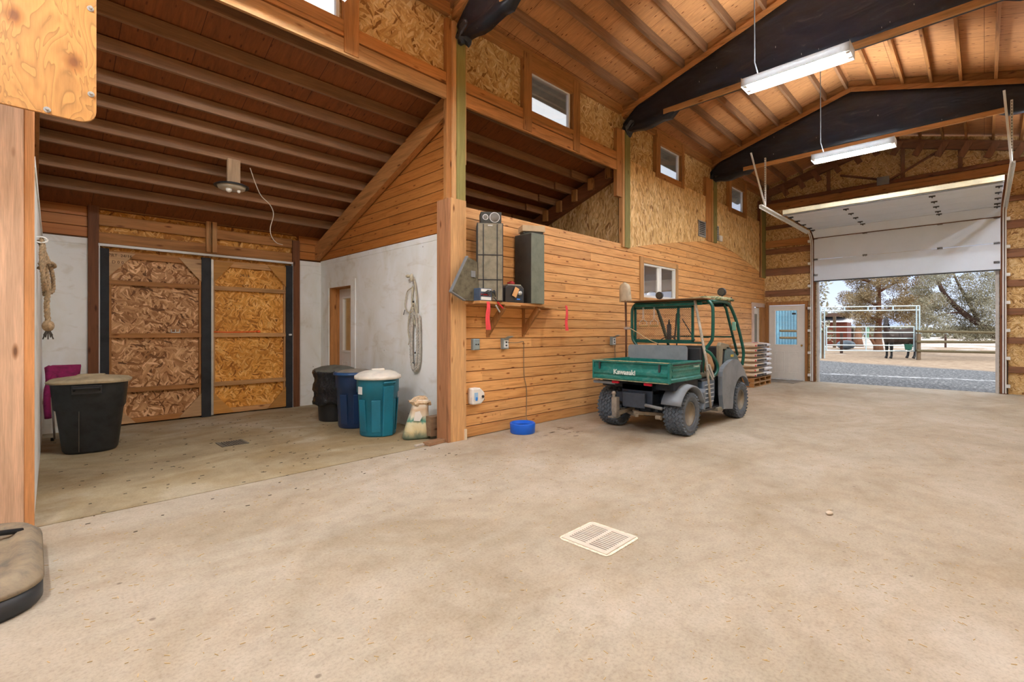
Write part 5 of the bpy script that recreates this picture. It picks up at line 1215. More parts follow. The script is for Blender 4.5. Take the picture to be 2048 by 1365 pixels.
# roll cage
T = .024
hoop = [(.71,.50,.74),(.71,.52,1.0),(.71,.54,1.13),(.71,.62,1.24),(.71,.655,1.34),(.71,.66,1.68),(.71,.645,1.79),(.71,.58,1.855),(.71,.48,1.872)]
full = hoop+[(x,-y,z) for x,y,z in hoop[::-1]]
L(MB().tube(smoothpath(full,4),T,10), 'rear_hoop', m_tubeg, smooth=True)
for s_ in (-1, 1):
    L(MB().tube(smoothpath([(.75,s_*.60,1.855),(1.2,s_*.61,1.865),(1.42,s_*.62,1.83),(1.58,s_*.63,1.70),(1.74,s_*.64,1.50),(1.90,s_*.645,1.24),(2.0,s_*.64,1.05),(2.0,s_*.62,.85)],5),T,10), 'front_pillar', m_tubeg, smooth=True)
    L(MB().tube([(1.34,s_*.57,1.84),(1.42,s_*.58,1.76),(1.90,s_*.58,1.02)],T*.85,10), 'front_brace', m_tubeg, smooth=True)
    L(MB().tube(smoothpath([(.66,s_*.56,1.14),(.74,s_*.62,1.08),(.86,s_*.655,.94),(.88,s_*.66,.84),(.80,s_*.64,.76),(.70,s_*.60,.74)],5),T*.9,10), 'hip_guard', m_tubeg, smooth=True)
L(MB().box(1.60,-.655,1.42,1.64,-.60,1.56), 'pillar_bracket', plain('pale green bracket', srgb(112,160,140), .6), bevel=.01)
L(MB().tube([(1.70,-.58,1.32),(1.70,.58,1.32)],.012,8).box(1.68,-.2,1.30,1.72,-.1,1.33), 'windshield_bar', m_tubeg)
L(MB().box(.69,-.50,1.80,.73,.60,1.845).box(.71,-.5,1.855,1.45,-.44,1.875).box(.71,.44,1.855,1.45,.5,1.875).box(1.35,-.6,1.845,1.42,.6,1.87), 'roof_crossbar', m_green, bevel=.004)
sc = L(MB().box(.735,-.36,1.245,.765,.64,1.28).box(.735,-.36,1.765,.765,.64,1.80).box(.735,-.36,1.25,.765,-.325,1.80).box(.735,.605,1.25,.765,.64,1.80).box(.735,-.135,1.25,.765,-.10,1.80).box(.735,-.5,1.225,.765,.66,1.25), 'screen_frame', m_tubeg, bevel=.003)
m = MB(); y0, y1, z0, z1 = -.34, .62, 1.27, 1.78; st_ = .034
for k in range(-18, 62):
    for sg in (1, -1):
        pts = []
        a = y0+k*st_
        if sg > 0: yy0, yy1 = a-(0), a+(z1-z0)*1.25
        else: yy1, yy0 = a, a+(z1-z0)*1.25
        # line from (yy0,z0) to (yy1,z1), clipped to the frame
        t0, t1 = 0.0, 1.0; dy = yy1-yy0
        for lim, sgn in ((y0, 1), (y1, -1)):
            f0 = (yy0-lim)*sgn; f1 = (yy1-lim)*sgn
            if f0 < 0 and f1 < 0: t0 = 2
            elif f0 < 0: t0 = max(t0, -f0/(f1-f0))
            elif f1 < 0: t1 = min(t1, f0/(f0-f1))
        if t0 < t1-.01: m.beam((.75,yy0+dy*t0,z0+(z1-z0)*t0),(.75,yy0+dy*t1,z0+(z1-z0)*t1),.0034,.0034,(1,0,0))
L(m, 'wire_mesh', plain('grey wire', srgb(120,104,88), .5, .4), sc)
m = MB(); pr_ = [(y+.12,z+1.075) for y, z in rrect(.98,.25,.05,5)]; m.prism(pr_,'x',.50,.518); L(m, 'rear_board', plain('grey painted plywood', srgb(128,138,146), .7, var=.12, nscale=5), bevel=.003)
L(MB().box(.50,-.60,1.885,1.45,.74,1.897), 'roof_sheet', wood('old plywood sheet', srgb(176,140,104), 'y', .6))
L(MB().box(.66,-.60,1.87,1.48,.60,1.884), 'roof_liner', wood('rusty brown sheet', srgb(150,84,44), 'y', .6))
s = NT('camouflage cloth'); _v = s.noise(s.coords(), 7, 3, .5, 1.0); m_camo = s.fin(s.ramp(_v,[(.38,srgb(64,84,60)),(.46,srgb(120,130,86)),(.54,srgb(180,172,136)),(.66,srgb(90,96,66))]), .8)
m = MB(); rnd = random.Random(4); rg = []
for i in range(12):
    x = .95+.055*i; rg.append([(x,-.66,1.90),(x,-.60,1.925+rnd.uniform(0,.02)),(x,-.4,1.93+rnd.uniform(0,.03)),(x,-.1,1.92+rnd.uniform(0,.02)),(x,.1,1.90),(x,.1,1.898),(x,-.64,1.88)])
m.loft(rg); L(m, 'camo_cloth', m_camo, smooth=True)
L(MB().box(1.38,-.62,1.80,1.52,-.40,1.865).tube([(1.5,-.6,1.83),(1.53,-.62,1.95)],.008,6), 'light_switch_box', m_black, bevel=.006)
for y in (.55,-.51):
    m = MB(); m.lathe([(.0,-.035),(.058,-.035),(.064,-.03),(.064,.01),(.05,.03),(0,.035)],(1.44,y,2.03),20,'X'); m.tube([(1.44,y-.0,1.90),(1.44,y,1.97)],.012,6)
    o = L(m, 'spot_light', m_black, smooth=False)
    MB().lathe([(0,-.04),(.05,-.038)],(1.44,y,2.03),20,'X').build('lens', plain('dark lens', srgb(70,66,56), .3, var=.4, nscale=60), o, local=True)
# cloth bag on seat
m = MB(); rg = []
for z, w, d in ((.82,.26,.30),(.9,.28,.30),(1.05,.24,.24),(1.13,.20,.12),(1.15,.18,.04)): rg.append([(6.24+.88+x+.04*math.sin(z*9), 3.45-.42+y, z) for x, y in rrect(w,d,min(w,d)*.35,4)])
m.loft(rg); tag(m.build('canvas_bag', plain('brown canvas', srgb(158,122,84), .85, var=.3, nscale=12), smooth=True), 'brown canvas bag standing on the passenger side of the vehicle seat', 'bag')
m = MB(); 
for i in range(7): m.box(7.02+.035*i,2.885,.83,7.035+.035*i,2.895,1.05)
# shovel
t = empty('shovel', (6.95, 4.22, .80)); tag(t, 'upturned shovel with pale blade strapped to the left of the roll cage', 'shovel')
rings = []
for i in range(9):
    f_ = i/8; z = 1.90+.32*f_; w = .115*(1-.12*f_)*(1 if f_ < .7 else math.sqrt(max(.02,1-((f_-.7)/.3)**2))); x = 6.93-.03*f_
    rings.append([(x+.02*abs(k)/2*(1 if abs(k)>1 else .3), 4.235+w*k/2, z) for k in (-2,-1,0,1,2)]+[(x+.02*abs(k)/2*(1 if abs(k)>1 else .3)+.006, 4.235+w*k/2, z) for k in (2,1,0,-1,-2)])
MB().loft(rings).build('blade', plain('pale shovel blade', srgb(196,186,164), .5, .2, var=.25), t, smooth=True)
MB().tube([(6.95,4.22,.72),(6.95,4.222,1.5),(6.945,4.23,1.95),(6.925,4.235,2.08)],[.017,.017,.018,.006],10).build('handle', wood('brown ash handle', srgb(120,86,66), 'z', .7), t, smooth=True)
MB().box(6.92,4.14,1.44,6.98,4.25,1.48).build('clamp', m_steel, t, bevel=.006)
# pale pole on the right
t = empty('pole', (6.90, 2.84, .2)); tag(t, 'pale slanted pole strapped upright at the right rear of the roll cage', 'pole')
MB().tube([(6.89,3.03,1.865),(6.90,2.86,.95),(6.93,2.815,.30)],[.02,.02,.017],10).build('shaft', plain('weathered pole', srgb(168,160,146), .7, var=.3, nscale=12), t, smooth=True)
MB().beam((6.90,2.83,.93),(6.99,2.80,.74),.03,.03,(0,0,1)).beam((6.88,2.84,.86),(7.0,2.81,.70),.02,.03,(0,0,1)).build('clip', m_steel, t, bevel=.005)
# hooks, gun, straps behind the screen
for y, lb in ((3.88,'left one of two wire loops with wooden grips hung in the cab'),(3.69,'right one of two wire loops with wooden grips hung in the cab')):
    t = empty('wire_grip', (6.90, y, 1.5)); tag(t, lb, 'grip')
    MB().cyl((6.90,y-.07,1.50),(6.90,y+.07,1.50),.018,seg=10).build('grip', wood('pale grip', srgb(206,170,118), 'y'), t, smooth=True)
    MB().tube(smoothpath([(6.90,y-.06,1.50),(6.90,y-.06,1.56),(6.90,y-.02,1.59),(6.90,y-.01,1.66),(6.90,y-.01,1.79)]),.004,5).tube(smoothpath([(6.90,y+.06,1.50),(6.90,y+.06,1.56),(6.90,y+.02,1.59),(6.90,y+.01,1.66),(6.90,y+.01,1.79)]),.004,5).build('wire', m_steel, t)
t = empty('caulking_gun', (7.08, 3.52, 1.3)); tag(t, 'dark caulking gun hanging behind the wire screen', 'tool')
MB().cyl((7.08,3.53,1.27),(7.08,3.53,1.52),.035,seg=14).cyl((7.08,3.53,1.52),(7.08,3.53,1.60),.02,.006,seg=10).build('barrel', plain('dark grey barrel', srgb(60,68,80), .5), t, smooth=True)
MB().tube(smoothpath([(7.08,3.44,1.28),(7.08,3.42,1.45),(7.08,3.41,1.60),(7.08,3.40,1.68),(7.08,3.37,1.70),(7.08,3.36,1.62)]),.014,8).build('handle', m_black, t, smooth=True)
tag(MB().tube([(7.05,3.30,1.60),(7.05,3.20,1.44),(7.05,3.10,1.27)],.008,6).build('cab_strap', m_black), 'black strap running diagonally behind the wire screen', 'strap')
tag(MB().tube(smoothpath([(6.90,4.14,1.47),(6.9,4.0,1.40),(6.86,3.8,1.30),(6.82,3.6,1.225),(6.80,3.45,1.21)]),.006,6).build('bungee_cord', plain('pale cord', srgb(206,186,150), .7), smooth=True), 'pale cord stretched across the wire screen', 'cord')

# ------------------------------------------------------------------ pallets, pellet bags, mat
m_pal = wood('pale pallet wood', srgb(196,156,112), 'x', .7)
def pallet(z, lb):
    t = empty('pallet', (12.6, 4.05, z)); tag(t, lb, 'pallet', None)
    w, d = 1.32, .60
    for x in (0, w/3-.02, 2*w/3-.02, w-.04): MB().box(12.6+x,4.05,z+.018,12.6+x+.04,4.05+d,z+.10).build('stringer', wood('pallet stringer', srgb(186,136,84), 'y', .7), t)
    for y in (0, .16, .32, .50): MB().box(12.6,4.05+y,z+.10,12.6+w,4.05+y+.09,z+.117).build('deck_board', m_pal, t)
    for y in (0, .26, .50): MB().box(12.6,4.05+y,z,12.6+w,4.05+y+.09,z+.018).build('bottom_board', m_pal, t)
pallet(0, 'lower wooden pallet on the floor under the pellet bags'); pallet(.118, 'upper wooden pallet directly under the pellet bags')
m_bg = plain('cream pellet bag', srgb(226,208,184), .5, var=.08); m_bw = plain('white shiny bag', srgb(228,230,238), .35, var=.06)
m_rp = plain('red print on bag', srgb(206,46,56), .5); m_bp = plain('black print on bag', srgb(34,32,34), .5)
def bag_mesh(cx, cy, z, w, d, h, rnd):
    m = MB(); rg = []
    n = 9
    for i in range(n):
        f_ = i/(n-1)*2-1; k = (1-abs(f_)**3.0)**.5 if abs(f_) < 1 else .1; k = max(k, .12)
        x = cx+f_*w/2
        rg.append([(x+rnd.uniform(-.004,.004), cy+d/2*math.cos(a)*(.80+.2*k)*(1+rnd.uniform(-.015,.015)), z+h/2+h/2*math.sin(a)*k*(abs(math.sin(a))**-.25 if abs(math.sin(a)) > .05 else 1)) for a in [2*PI*q/16 for q in range(16)]])
    return m.loft(rg)
rnd = random.Random(12); z = .236
for i in range(7):
    off = (.0,.02,-.03,-.02,.0,-.03,-.05)[i]; h = .132; nm = ['bottom','second from bottom','third from bottom','middle fourth','fifth from bottom','second from top','top'][i]
    t = empty('pellet_bag', (13.0+off, 4.3, z)); tag(t, '%s cream pellet bag in the stack on the pallets' % nm, 'bag', 'stacked pellet fuel bags')
    bag_mesh(13.02+off*1.5, 4.33+.5*off, z-.008, .92 if i > 1 else .80, .66, h+.014, rnd).build('bag_body', m_bg, t, smooth=True)
    text_mesh('lettering', 'PREMIUM PELLET FUEL' if i != 1 else 'PELLET FUEL', .074, m_bp, t, (.02, -.303+.5*off, h*.52), (R(90),0,0), offset=.0014, ext=.003, sx=1.0)
    MB().ball((12.585+off,4.01+.5*off,z+.07),.034,10,6,(1.2,.35,.7)).build('red_logo', m_rp, t)
    if i in (6, 3, 2): MB().box(12.9+off,4.12,z+h-.004,13.15+off,4.22,z+h+.004).build('printed_patch', m_bp if i != 6 else m_rp, t)
    if i < 7:
        w = empty('pellet_bag', (13.7, 4.3, z)); tag(w, '%s white-ended bag at the door side of the pellet stack' % nm, 'bag', 'white-ended pellet bags')
        bag_mesh(13.66+off*1.4, 4.33, z-.008, .66-.1*(i == 6), .66, h+.012, rnd).build('bag_body', m_bw, w, smooth=True)
    z += .124
thing_box('door_mat', 'thin grey mat on the floor in front of the entry door', 'mat', (14.35,3.62,0,15.28,4.5,.012), plain('grey mat', srgb(136,130,122), .9, var=.2), warp=False)
t = empty('broom_stick', (15.3, -.42, 0)); tag(t, 'short dark stick leaning by the right side of the garage opening', 'stick')
MB().tube([(15.33,-.36,0),(15.33,-.365,.75)],.014,8).build('shaft', m_darkgray, t)

# ------------------------------------------------------------------ outside
s = NT('outside ground'); co = s.coords(); p = s.n('SeparateXYZ'); s.l(co, p.inputs[0]); X_, Y_ = p.outputs[0], p.outputs[1]
n1 = s.noise(co, .45, 5, .65); n2 = s.noise(co, 3, 6, .75); n3 = s.noise(co, 14, 3, .8)
dirt = s.ramp(n2, [(.3, srgb(132,112,94)), (.5, srgb(172,150,128)), (.7, srgb(194,176,156))])
grav = s.ramp(n3, [(.34, srgb(48,52,58)), (.5, srgb(100,104,110)), (.62, srgb(150,152,156)), (.70, srgb(216,218,224))])
mask = s.math('ADD', s.math('SUBTRACT', X_, s.math('ADD', s.math('MULTIPLY', Y_, .497), 23.2)), s.math('MULTIPLY', s.math('SUBTRACT', n1, .5), 2.5))
c = s.mix(s.ramp(mask, [(0,(0,0,0,1)),(1,(1,1,1,1))]), grav, dirt)
st1 = s.math('ABSOLUTE', s.math('SUBTRACT', s.math('ADD', X_, s.math('MULTIPLY', Y_, .2)), s.math('ADD', 18.95, s.math('MULTIPLY', n1, .7))))
snow = srgb(232,236,244)
c = s.mix(s.math('MULTIPLY', s.ramp(st1, [(.05,(1,1,1,1)),(.35,(0,0,0,1))]), s.ramp(n2, [(.46,(0,0,0,1)),(.58,(1,1,1,1))])), c, snow)
far = s.math('MULTIPLY', s.math('SUBTRACT', X_, 33.0), .06, clamp=True); nn = s.noise(s.map(co,(.5,.22,1)), .8, 5, .65)
fm = s.math('GREATER_THAN', s.math('ADD', nn, s.math('MULTIPLY', far, .12)), .64); fm = s.math('MULTIPLY', fm, s.math('GREATER_THAN', X_, 32.0))
c = s.mix(fm, c, snow)
m_ground = s.fin(c, .9, n3, .5, .03)
tag(MB().add([(15.45,-60,-.012),(180,-60,-.012),(180,120,-.012),(15.45,120,-.012)],[(0,1,2,3)]).build('ground', m_ground), 'gravel drive, dirt paddock and snow patches outside the garage opening', 'ground', kind='structure')
tag(MB().add([(-60,-60,-.02),(-9.2,-60,-.02),(-9.2,60,-.02),(-60,60,-.02)],[(0,1,2,3)]).build('ground_rear', plain('rear gravel', srgb(170,160,150), .9)), 'gravel ground outside the added rear doorway', 'ground', kind='structure')
def D(px, dp, z=0):
    r = (px-1024)/FPX; return Vector((dp*(math.cos(YAW)+r*math.sin(YAW)), dp*(math.sin(YAW)-r*math.cos(YAW)), z))
def ZP(py, dp): return CAM_H+(661.75-py)*dp/FPX
m_rail = wood('olive grey round rail', srgb(118,108,82), 'x', .7, knots=False); m_post = wood('grey brown round post', srgb(132,112,90), 'z', .7)
def postat(px, dp, h, r, lb, grp=None):
    p = D(px, dp); m = MB().cyl(p, p+Vector((0,0,h)), r, seg=12); tag(m.build('fence_post', m_post, smooth=False), lb, 'post', grp)
postat(1837, 23.2, 1.28, .09, 'thick round post between the pipe gate and the rail fence')
postat(1645, 24.6, 1.28, .10, 'round wooden post left of the pipe gate')
for i, (za, zb2) in enumerate(((663,667),(684,685),(702,707))):
    a = D(1833,23.1,ZP(za,23.1)); b = D(2060,22.6,ZP(zb2,22.6)); tag(MB().cyl(a,b,.062,seg=12).build('fence_rail', m_rail), '%s round rail of the fence right of the gate' % ['top','middle','lowest'][i], 'rail')
for i, zz in enumerate((662,676,692)):
    a = D(1560,24.8,ZP(zz,24.8)); b = D(1646,24.6,ZP(zz+1,24.6)); tag(MB().cyl(a,b,.06,seg=12).build('fence_rail', m_rail), '%s round rail of the fence left of the gate' % ['top','middle','lowest'][i], 'rail')
m_gate = plain('pale blue galvanized pipe', srgb(196,216,222), .4, .3)
t = empty('pipe_gate', D(1652,24.3)); tag(t, 'galvanized five-bar pipe gate across the paddock in front of the horse', 'gate')
zs = [.30,.55,.80,1.07,1.34]; ga = D(1653,24.3); gb = D(1828,23.5)
zs = [ZP(y,23.9) for y in (702,691,677,665.5,654)]
for z in zs: MB().cyl(ga+Vector((0,0,z)), gb+Vector((0,0,z)), .028, seg=10).build('rail', m_gate, t)
for f_ in (0, .46, 1): q = ga.lerp(gb, f_); MB().cyl(q+Vector((0,0,zs[0]-.02)), q+Vector((0,0,zs[-1]+.02)), .03, seg=10).build('upright', m_gate, t)
t = empty('gate_arch', D(1643,24.5)); tag(t, 'tall galvanized pipe frame arching above the paddock gate', 'gate frame')
for px in (1641.5,1649): q = D(px,24.3); MB().cyl(q, q+Vector((0,0,ZP(615,24.5))), .028, seg=8).build('upright', m_gate, t)
for px in (1833,1839): q = D(px,23.4); MB().cyl(q, q+Vector((0,0,ZP(612,23.4))), .028, seg=8).build('upright', m_gate, t)
for ya, yb in ((615,612),(622.5,620.5)):
    MB().cyl(D(1644,24.5,ZP(ya,24.5)), D(1839,23.4,ZP(yb,23.4)), .028, seg=8).build('rail', m_gate, t)
for px in (1689,1736,1786): f_ = (px-1644)/195; dp = 24.5-1.1*f_; MB().cyl(D(px,dp,ZP(622,dp)), D(px,dp,ZP(613,dp)), .035, seg=8).build('strut', m_gate, t)
m = MB()
for i in range(9): q = D(1731+i*.9,24.0); m.tube([q+Vector((0,0,zs[-1]+.02)),q+Vector((0.05,.03*math.sin(i),1.0)),q+Vector((-.04,.02,ZP(675,24)))],.014,5)
tag(m.build('hay_net', plain('pale green twine', srgb(150,190,168), .8)), 'pale green twine hung over the top bar of the gate', 'twine')
# green feed tub on the gate
q = D(1817,23.2); m = MB(); zc = ZP(700,23.2)
m.loft([[(q.x+x,q.y+y,z) for x,y in rrect(w,w*.7,.05,3)] for z, w in ((zc,.34),(ZP(689,23.2),.44))]); m2 = m.build('feed_tub', plain('dark green tub', srgb(34,96,82), .5)); tag(m2, 'dark green plastic tub hooked on the right end of the gate', 'tub')
# horse
H_ = empty('horse', (31.52, 3.12, 0), R(135)); tag(H_, 'dark bay horse standing behind the gate with its head turned to the barn', 'horse')
m = MB()
def ringx(x, yc, zc, ry, rz, n=16, tilt=0): return [(x+tilt*math.sin(2*PI*k/n)*rz, yc+ry*math.cos(2*PI*k/n), zc+rz*math.sin(2*PI*k/n)) for k in range(n)]
m.loft([ringx(x,0,z,ry,rz) for x,z,ry,rz in ((-.86,1.20,.08,.12),(-.82,1.20,.21,.26),(-.70,1.20,.31,.36),(-.45,1.18,.34,.38),(-.1,1.10,.36,.40),(.25,1.10,.34,.41),(.5,1.14,.29,.41),(.68,1.18,.22,.34),(.76,1.20,.12,.20))])
nk = [((.58,0,1.32),.17,.26),((.74,.06,1.50),.13,.21),((.86,.16,1.68),.11,.17),((.92,.26,1.84),.10,.14),((.93,.33,1.93),.09,.12)]
m.loft([[(c[0]+rz*math.cos(a)*.55*(1), c[1]+ry*math.sin(a)+rz*.12*math.cos(a), c[2]+rz*math.cos(a)*.75*(-1)*.0+rz*.45*math.cos(a)*-1*0+rz*0+ (rz*.6*math.cos(a)*-.6)) for a in [2*PI*k/14 for k in range(14)]] for c, ry, rz in nk])
fd = Vector((math.cos(R(50)), math.sin(R(50)), -.95)).normalized(); sd_ = Vector((-math.sin(R(50)), math.cos(R(50)), 0)); up_ = fd.cross(sd_)*-1
hc = Vector((.92,.32,1.96)); rings = []
for d_, w, h_ in ((-.06,.06,.07),(0,.095,.12),(.12,.105,.14),(.25,.085,.11),(.38,.065,.08),(.48,.065,.075),(.54,.055,.06),(.57,.02,.03)):
    rings.append([hc+fd*d_+sd_*w*math.cos(a)+up_*h_*math.sin(a) for a in [2*PI*k/14 for k in range(14)]])
m.loft(rings)
for s_ in (-1, 1):
    e0 = hc+sd_*.06*s_; m.tube([e0, e0+Vector((0,0,.09)), e0+Vector((0,0,.17))+sd_*.015*s_], [.03,.035,.006], 8)
for x, y in ((.52,.16),(.50,-.17)):
    m.tube([(x,y,1.15),(x+.02,y,.92),(x+.01,y,.70),(x,y,.50),(x+.01,y,.44),(x,y,.30),(x,y,.14),(x+.03,y,.06),(x+.05,y,0)],[.15,.12,.085,.075,.068,.052,.054,.062,.075],12)
for x, y in ((-.62,.17),(-.56,-.17)):
    m.tube([(x,y,1.18),(x+.05,y,.95),(x+.02,y,.74),(x-.08,y,.58),(x-.10,y,.50),(x-.06,y,.32),(x-.04,y,.15),(x,y,.06),(x+.03,y,0)],[.24,.20,.13,.082,.072,.056,.056,.062,.075],12)
s = NT('dark bay coat'); co = s.coords(); p = s.n('SeparateXYZ'); s.l(co, p.inputs[0]); nz = s.noise(co, 2.5, 3, .5)
low = s.ramp(s.math('ADD', p.outputs[2], s.math('MULTIPLY', nz, .1)), [(.80, srgb(20,19,21)), (.98, srgb(62,47,42))]); hd = s.ramp(s.math('MULTIPLY', p.outputs[2], .5), [(.78, (1,1,1,1)), (.86, (.35,.33,.36,1))])
m_coat = s.fin(s.mix(1.0, low, hd, 'MULTIPLY'), .45)
hb = m.build('body', m_coat, H_, local=True, smooth=True); md = hb.modifiers.new('r','REMESH'); md.mode = 'VOXEL'; md.voxel_size = .026; md.use_smooth_shade = True
m_hair = plain('black horse hair', srgb(20,20,22), .6)
MB().tube([(-.85,0,1.36),(-.96,.0,1.2),(-.98,.02,.9),(-.95,.02,.5)],[.05,.07,.08,.03],10).build('tail', m_hair, H_, local=True, smooth=True)
m = MB()
for i in range(14):
    f_ = i/13; q = Vector((.50+.40*f_, .02+.30*f_, 1.62+.50*f_)); m.tube([q, q+Vector((-.05,-.08,-.10)), q+Vector((-.03,-.13,-.28))],[.02,.03,.008],6)
m.tube([hc+Vector((0,0,.1)), hc+fd*.1+Vector((0,0,.1)), hc+fd*.22+Vector((0,0,.06))],[.04,.035,.01],6); m.build('mane', m_hair, H_, local=True, smooth=True)
m = MB()
for s_ in (-1, 1): m.ball(hc+fd*.16+sd_*.092*s_+up_*.04,.016,8,6)
m.build('eye', plain('dark eye', srgb(12,10,10), .1), H_, local=True, smooth=True)
hl = MB(); q = hc+fd*.36; hl.tube([q+sd_*.075*math.cos(a)+up_*.095*math.sin(a) for a in [2*PI*k/16 for k in range(16)]],.008,6,closed=True); q = hc+fd*.05; hl.tube([q+sd_*.112*math.cos(a)+up_*.14*math.sin(a) for a in [2*PI*k/16 for k in range(16)]],.008,6,closed=True)
hl.build('halter', plain('grey halter', srgb(120,120,124), .7), H_, local=True, smooth=True)
# trees
def M_fol(name, stops):
    s = NT(name); n = s.noise(s.coords(), 1.3, 6, .75, .5); n2 = s.noise(s.coords(), 9, 3, .7)
    return s.fin(s.ramp(s.math('ADD', s.math('MULTIPLY', n, .6), s.math('MULTIPLY', n2, .4)), stops), .9, spec=.1)
m_fa = M_fol('tan juniper foliage', [(.34,srgb(84,74,56)),(.45,srgb(140,120,88)),(.54,srgb(176,158,124)),(.64,srgb(198,194,180))])
m_fb = M_fol('grey green juniper foliage', [(.34,srgb(84,80,66)),(.45,srgb(132,124,100)),(.54,srgb(164,162,142)),(.64,srgb(204,206,200))])
m_bark = wood('red brown bark', srgb(146,104,80), 'z', .5, knots=False); m_barkd = plain('dark bark', srgb(78,58,50), .9, var=.3)
def foliage(mbx, c, rad, n, rnd, size, flat=.7):
    c = Vector(c)
    for _ in range(n):
        while True:
            d = Vector((rnd.uniform(-1,1),rnd.uniform(-1,1),rnd.uniform(-1,1)))
            if d.length < 1: break
        q = c+Vector((d.x*rad,d.y*rad,d.z*rad*flat)); u = (d+Vector((rnd.uniform(-.6,.6),rnd.uniform(-.6,.6),rnd.uniform(-.2,.9)))).normalized(); v = u.orthogonal().normalized()
        v = Matrix.Rotation(rnd.uniform(0,PI),3,u) @ v; L_ = size*rnd.uniform(.6,1.5); w = size*.26
        mbx.add([q-v*w*.4,q+u*L_*.5-v*w,q+u*L_,q+u*L_*.5+v*w],[(0,1,2,3)])
def tree(name, label, base, branches, clusters, mat, bark, size, per, seed, cat='tree'):
    rnd = random.Random(seed); t = empty(name, base); tag(t, label, cat)
    m = MB()
    for pts, rr in branches: m.tube(smoothpath(pts,3), [rr[0]+(rr[1]-rr[0])*i/(3*(len(pts)-1)) for i in range(3*(len(pts)-1)+1)], 8)
    m.build('trunk', bark, t, smooth=True)
    m = MB()
    for c, r in clusters: foliage(m, c, r, int(per*(r/.5)**1.6), rnd, size)
    m.build('foliage', mat, t)
# middle juniper
rnd = random.Random(21); b = D(1757,33); tr_ = []
cl = []
for i in range(150):
    z = rnd.uniform(1.9, 8.2); rr = 2.6*(1-((z-3.6)/6.2)**2)**.5 if abs(z-3.6) < 6.0 else .5
    if z < 2.6: rr *= .75
    a = rnd.uniform(0,2*PI); k = rnd.uniform(.35,1)**.6; lean = .012*(z-2)
    cl.append(((b.x+.5+rr*k*math.cos(a), b.y-.5+rr*k*math.sin(a), z+rnd.uniform(-.2,.2)), rnd.uniform(.35,.75)))
br = [([b, b+Vector((0,.05,1)), b+Vector((.1,0,2.2)), b+Vector((0,0,5)), b+Vector((.1,0,8))],(.30,.05))]
for i in range(10):
    a = i*2.4; z = 1.6+.5*i; br.append(([b+Vector((0,0,z)), b+Vector((1.1*math.cos(a),1.1*math.sin(a),z+.5)), b+Vector((2.3*math.cos(a),2.3*math.sin(a),z+.9))],(.12,.02)))
br.append(([b+Vector((0,0,.1)), b+Vector((-.25,.3,.7)), b+Vector((-.6,.75,1.7))],(.12,.08)))
tree('juniper_tree', 'large tan-green juniper rising behind the horse and the gate', b, br, cl, m_fa, m_bark, .085, 480, 31)
# right juniper leaning in from the right
b = D(2045,24.5); cl = []; rnd = random.Random(8)
def P(px, py, dp): return D(px, dp, ZP(py, dp))
br = [([b, b+Vector((0,0,.6)), P(1990,672,24.5), P(1960,650,24.8), P(1925,625,25), P(1890,590,25.3), P(1876,560,25.5), P(1868,530,25.5)],(.22,.06)),
      ([P(1960,650,24.8), P(1940,610,25), P(1915,565,25), P(1900,530,25)],(.10,.03)), ([P(1925,625,25),P(1890,628,25),P(1862,640,25)],(.06,.02)),
      ([b+Vector((0,0,.6)), P(2030,600,24), P(2000,540,24)],(.2,.05))]
for px, py, r in [(1862,560,.5),(1880,548,.55),(1850,590,.45),(1868,600,.5),(1842,612,.4),(1846,640,.5),(1864,645,.5),(1884,640,.55),(1905,650,.55),(1925,655,.6),(1945,660,.55),(1965,665,.55),(1980,672,.5),(1910,625,.6),(1930,610,.65),(1950,600,.6),(1970,610,.6),(1985,630,.6),(1960,635,.6),(1940,580,.55),(1965,575,.6),(1985,590,.6),(1915,590,.45),(1930,560,.4),(1950,550,.45),(1978,556,.4),(1890,610,.5),(1900,575,.35),(1875,620,.5),(1895,545,.35),(1990,545,.5),(1855,570,.35),(1838,580,.35),(1925,672,.35),(1900,668,.3),(1945,678,.3),(1985,650,.6),(2000,610,.8),(2010,570,.8),(1886,566,.3)]:
    c = P(px,py,25+rnd.uniform(-.9,.9)); cl.append((tuple(c), r)); cl.append((tuple(c+Vector((rnd.uniform(-.4,.4),rnd.uniform(-.4,.4),rnd.uniform(-.25,.25)))), r*.6))
tree('juniper_tree', 'grey-green juniper leaning in over the rail fence from the right', b, br, cl, m_fb, m_barkd, .075, 520, 77)
for i, (px, dp, h, r, lb) in enumerate(((1637,30,4.4,.7,'dark juniper edge at the left side of the garage opening'),(1668,75,4.6,1.0,'tiny distant conifer left of the big juniper'),(1680,80,4.0,1.1,'second tiny distant conifer left of the big juniper'))):
    b = D(px,dp); rnd = random.Random(i); cl = [((b.x+rnd.uniform(-1,1)*r*(1-z/h)*.9, b.y+rnd.uniform(-1,1)*r*(1-z/h)*.9, z+.6), .5) for z in [h*k/14 for k in range(14)]]
    tree('conifer', lb, b, [([b, b+Vector((0,0,h*.5)), b+Vector((0,0,h))],(.12,.03))], cl, m_fb, m_barkd, .22, 50, i)
rnd = random.Random(55)
for i in range(16):
    px = 1560+i*34; dp = 86+(i % 2)*20; b = D(px,dp); r = rnd.uniform(1.5,2.1)
    m = MB(); foliage(m, (b.x,b.y,r*.5), r, 420, rnd, .6, .6); tag(m.build('sage_bush', m_fb), 'grey-green bush number %s from the left along the far paddock edge' % ORD[i] if i < 14 else 'grey-green far bush at the right end of the paddock edge, %s' % ('nearer' if i == 14 else 'farther'), 'bush', 'bushes at the far paddock edge')
A = D(1470,42); B = D(1606,40)
m = MB()
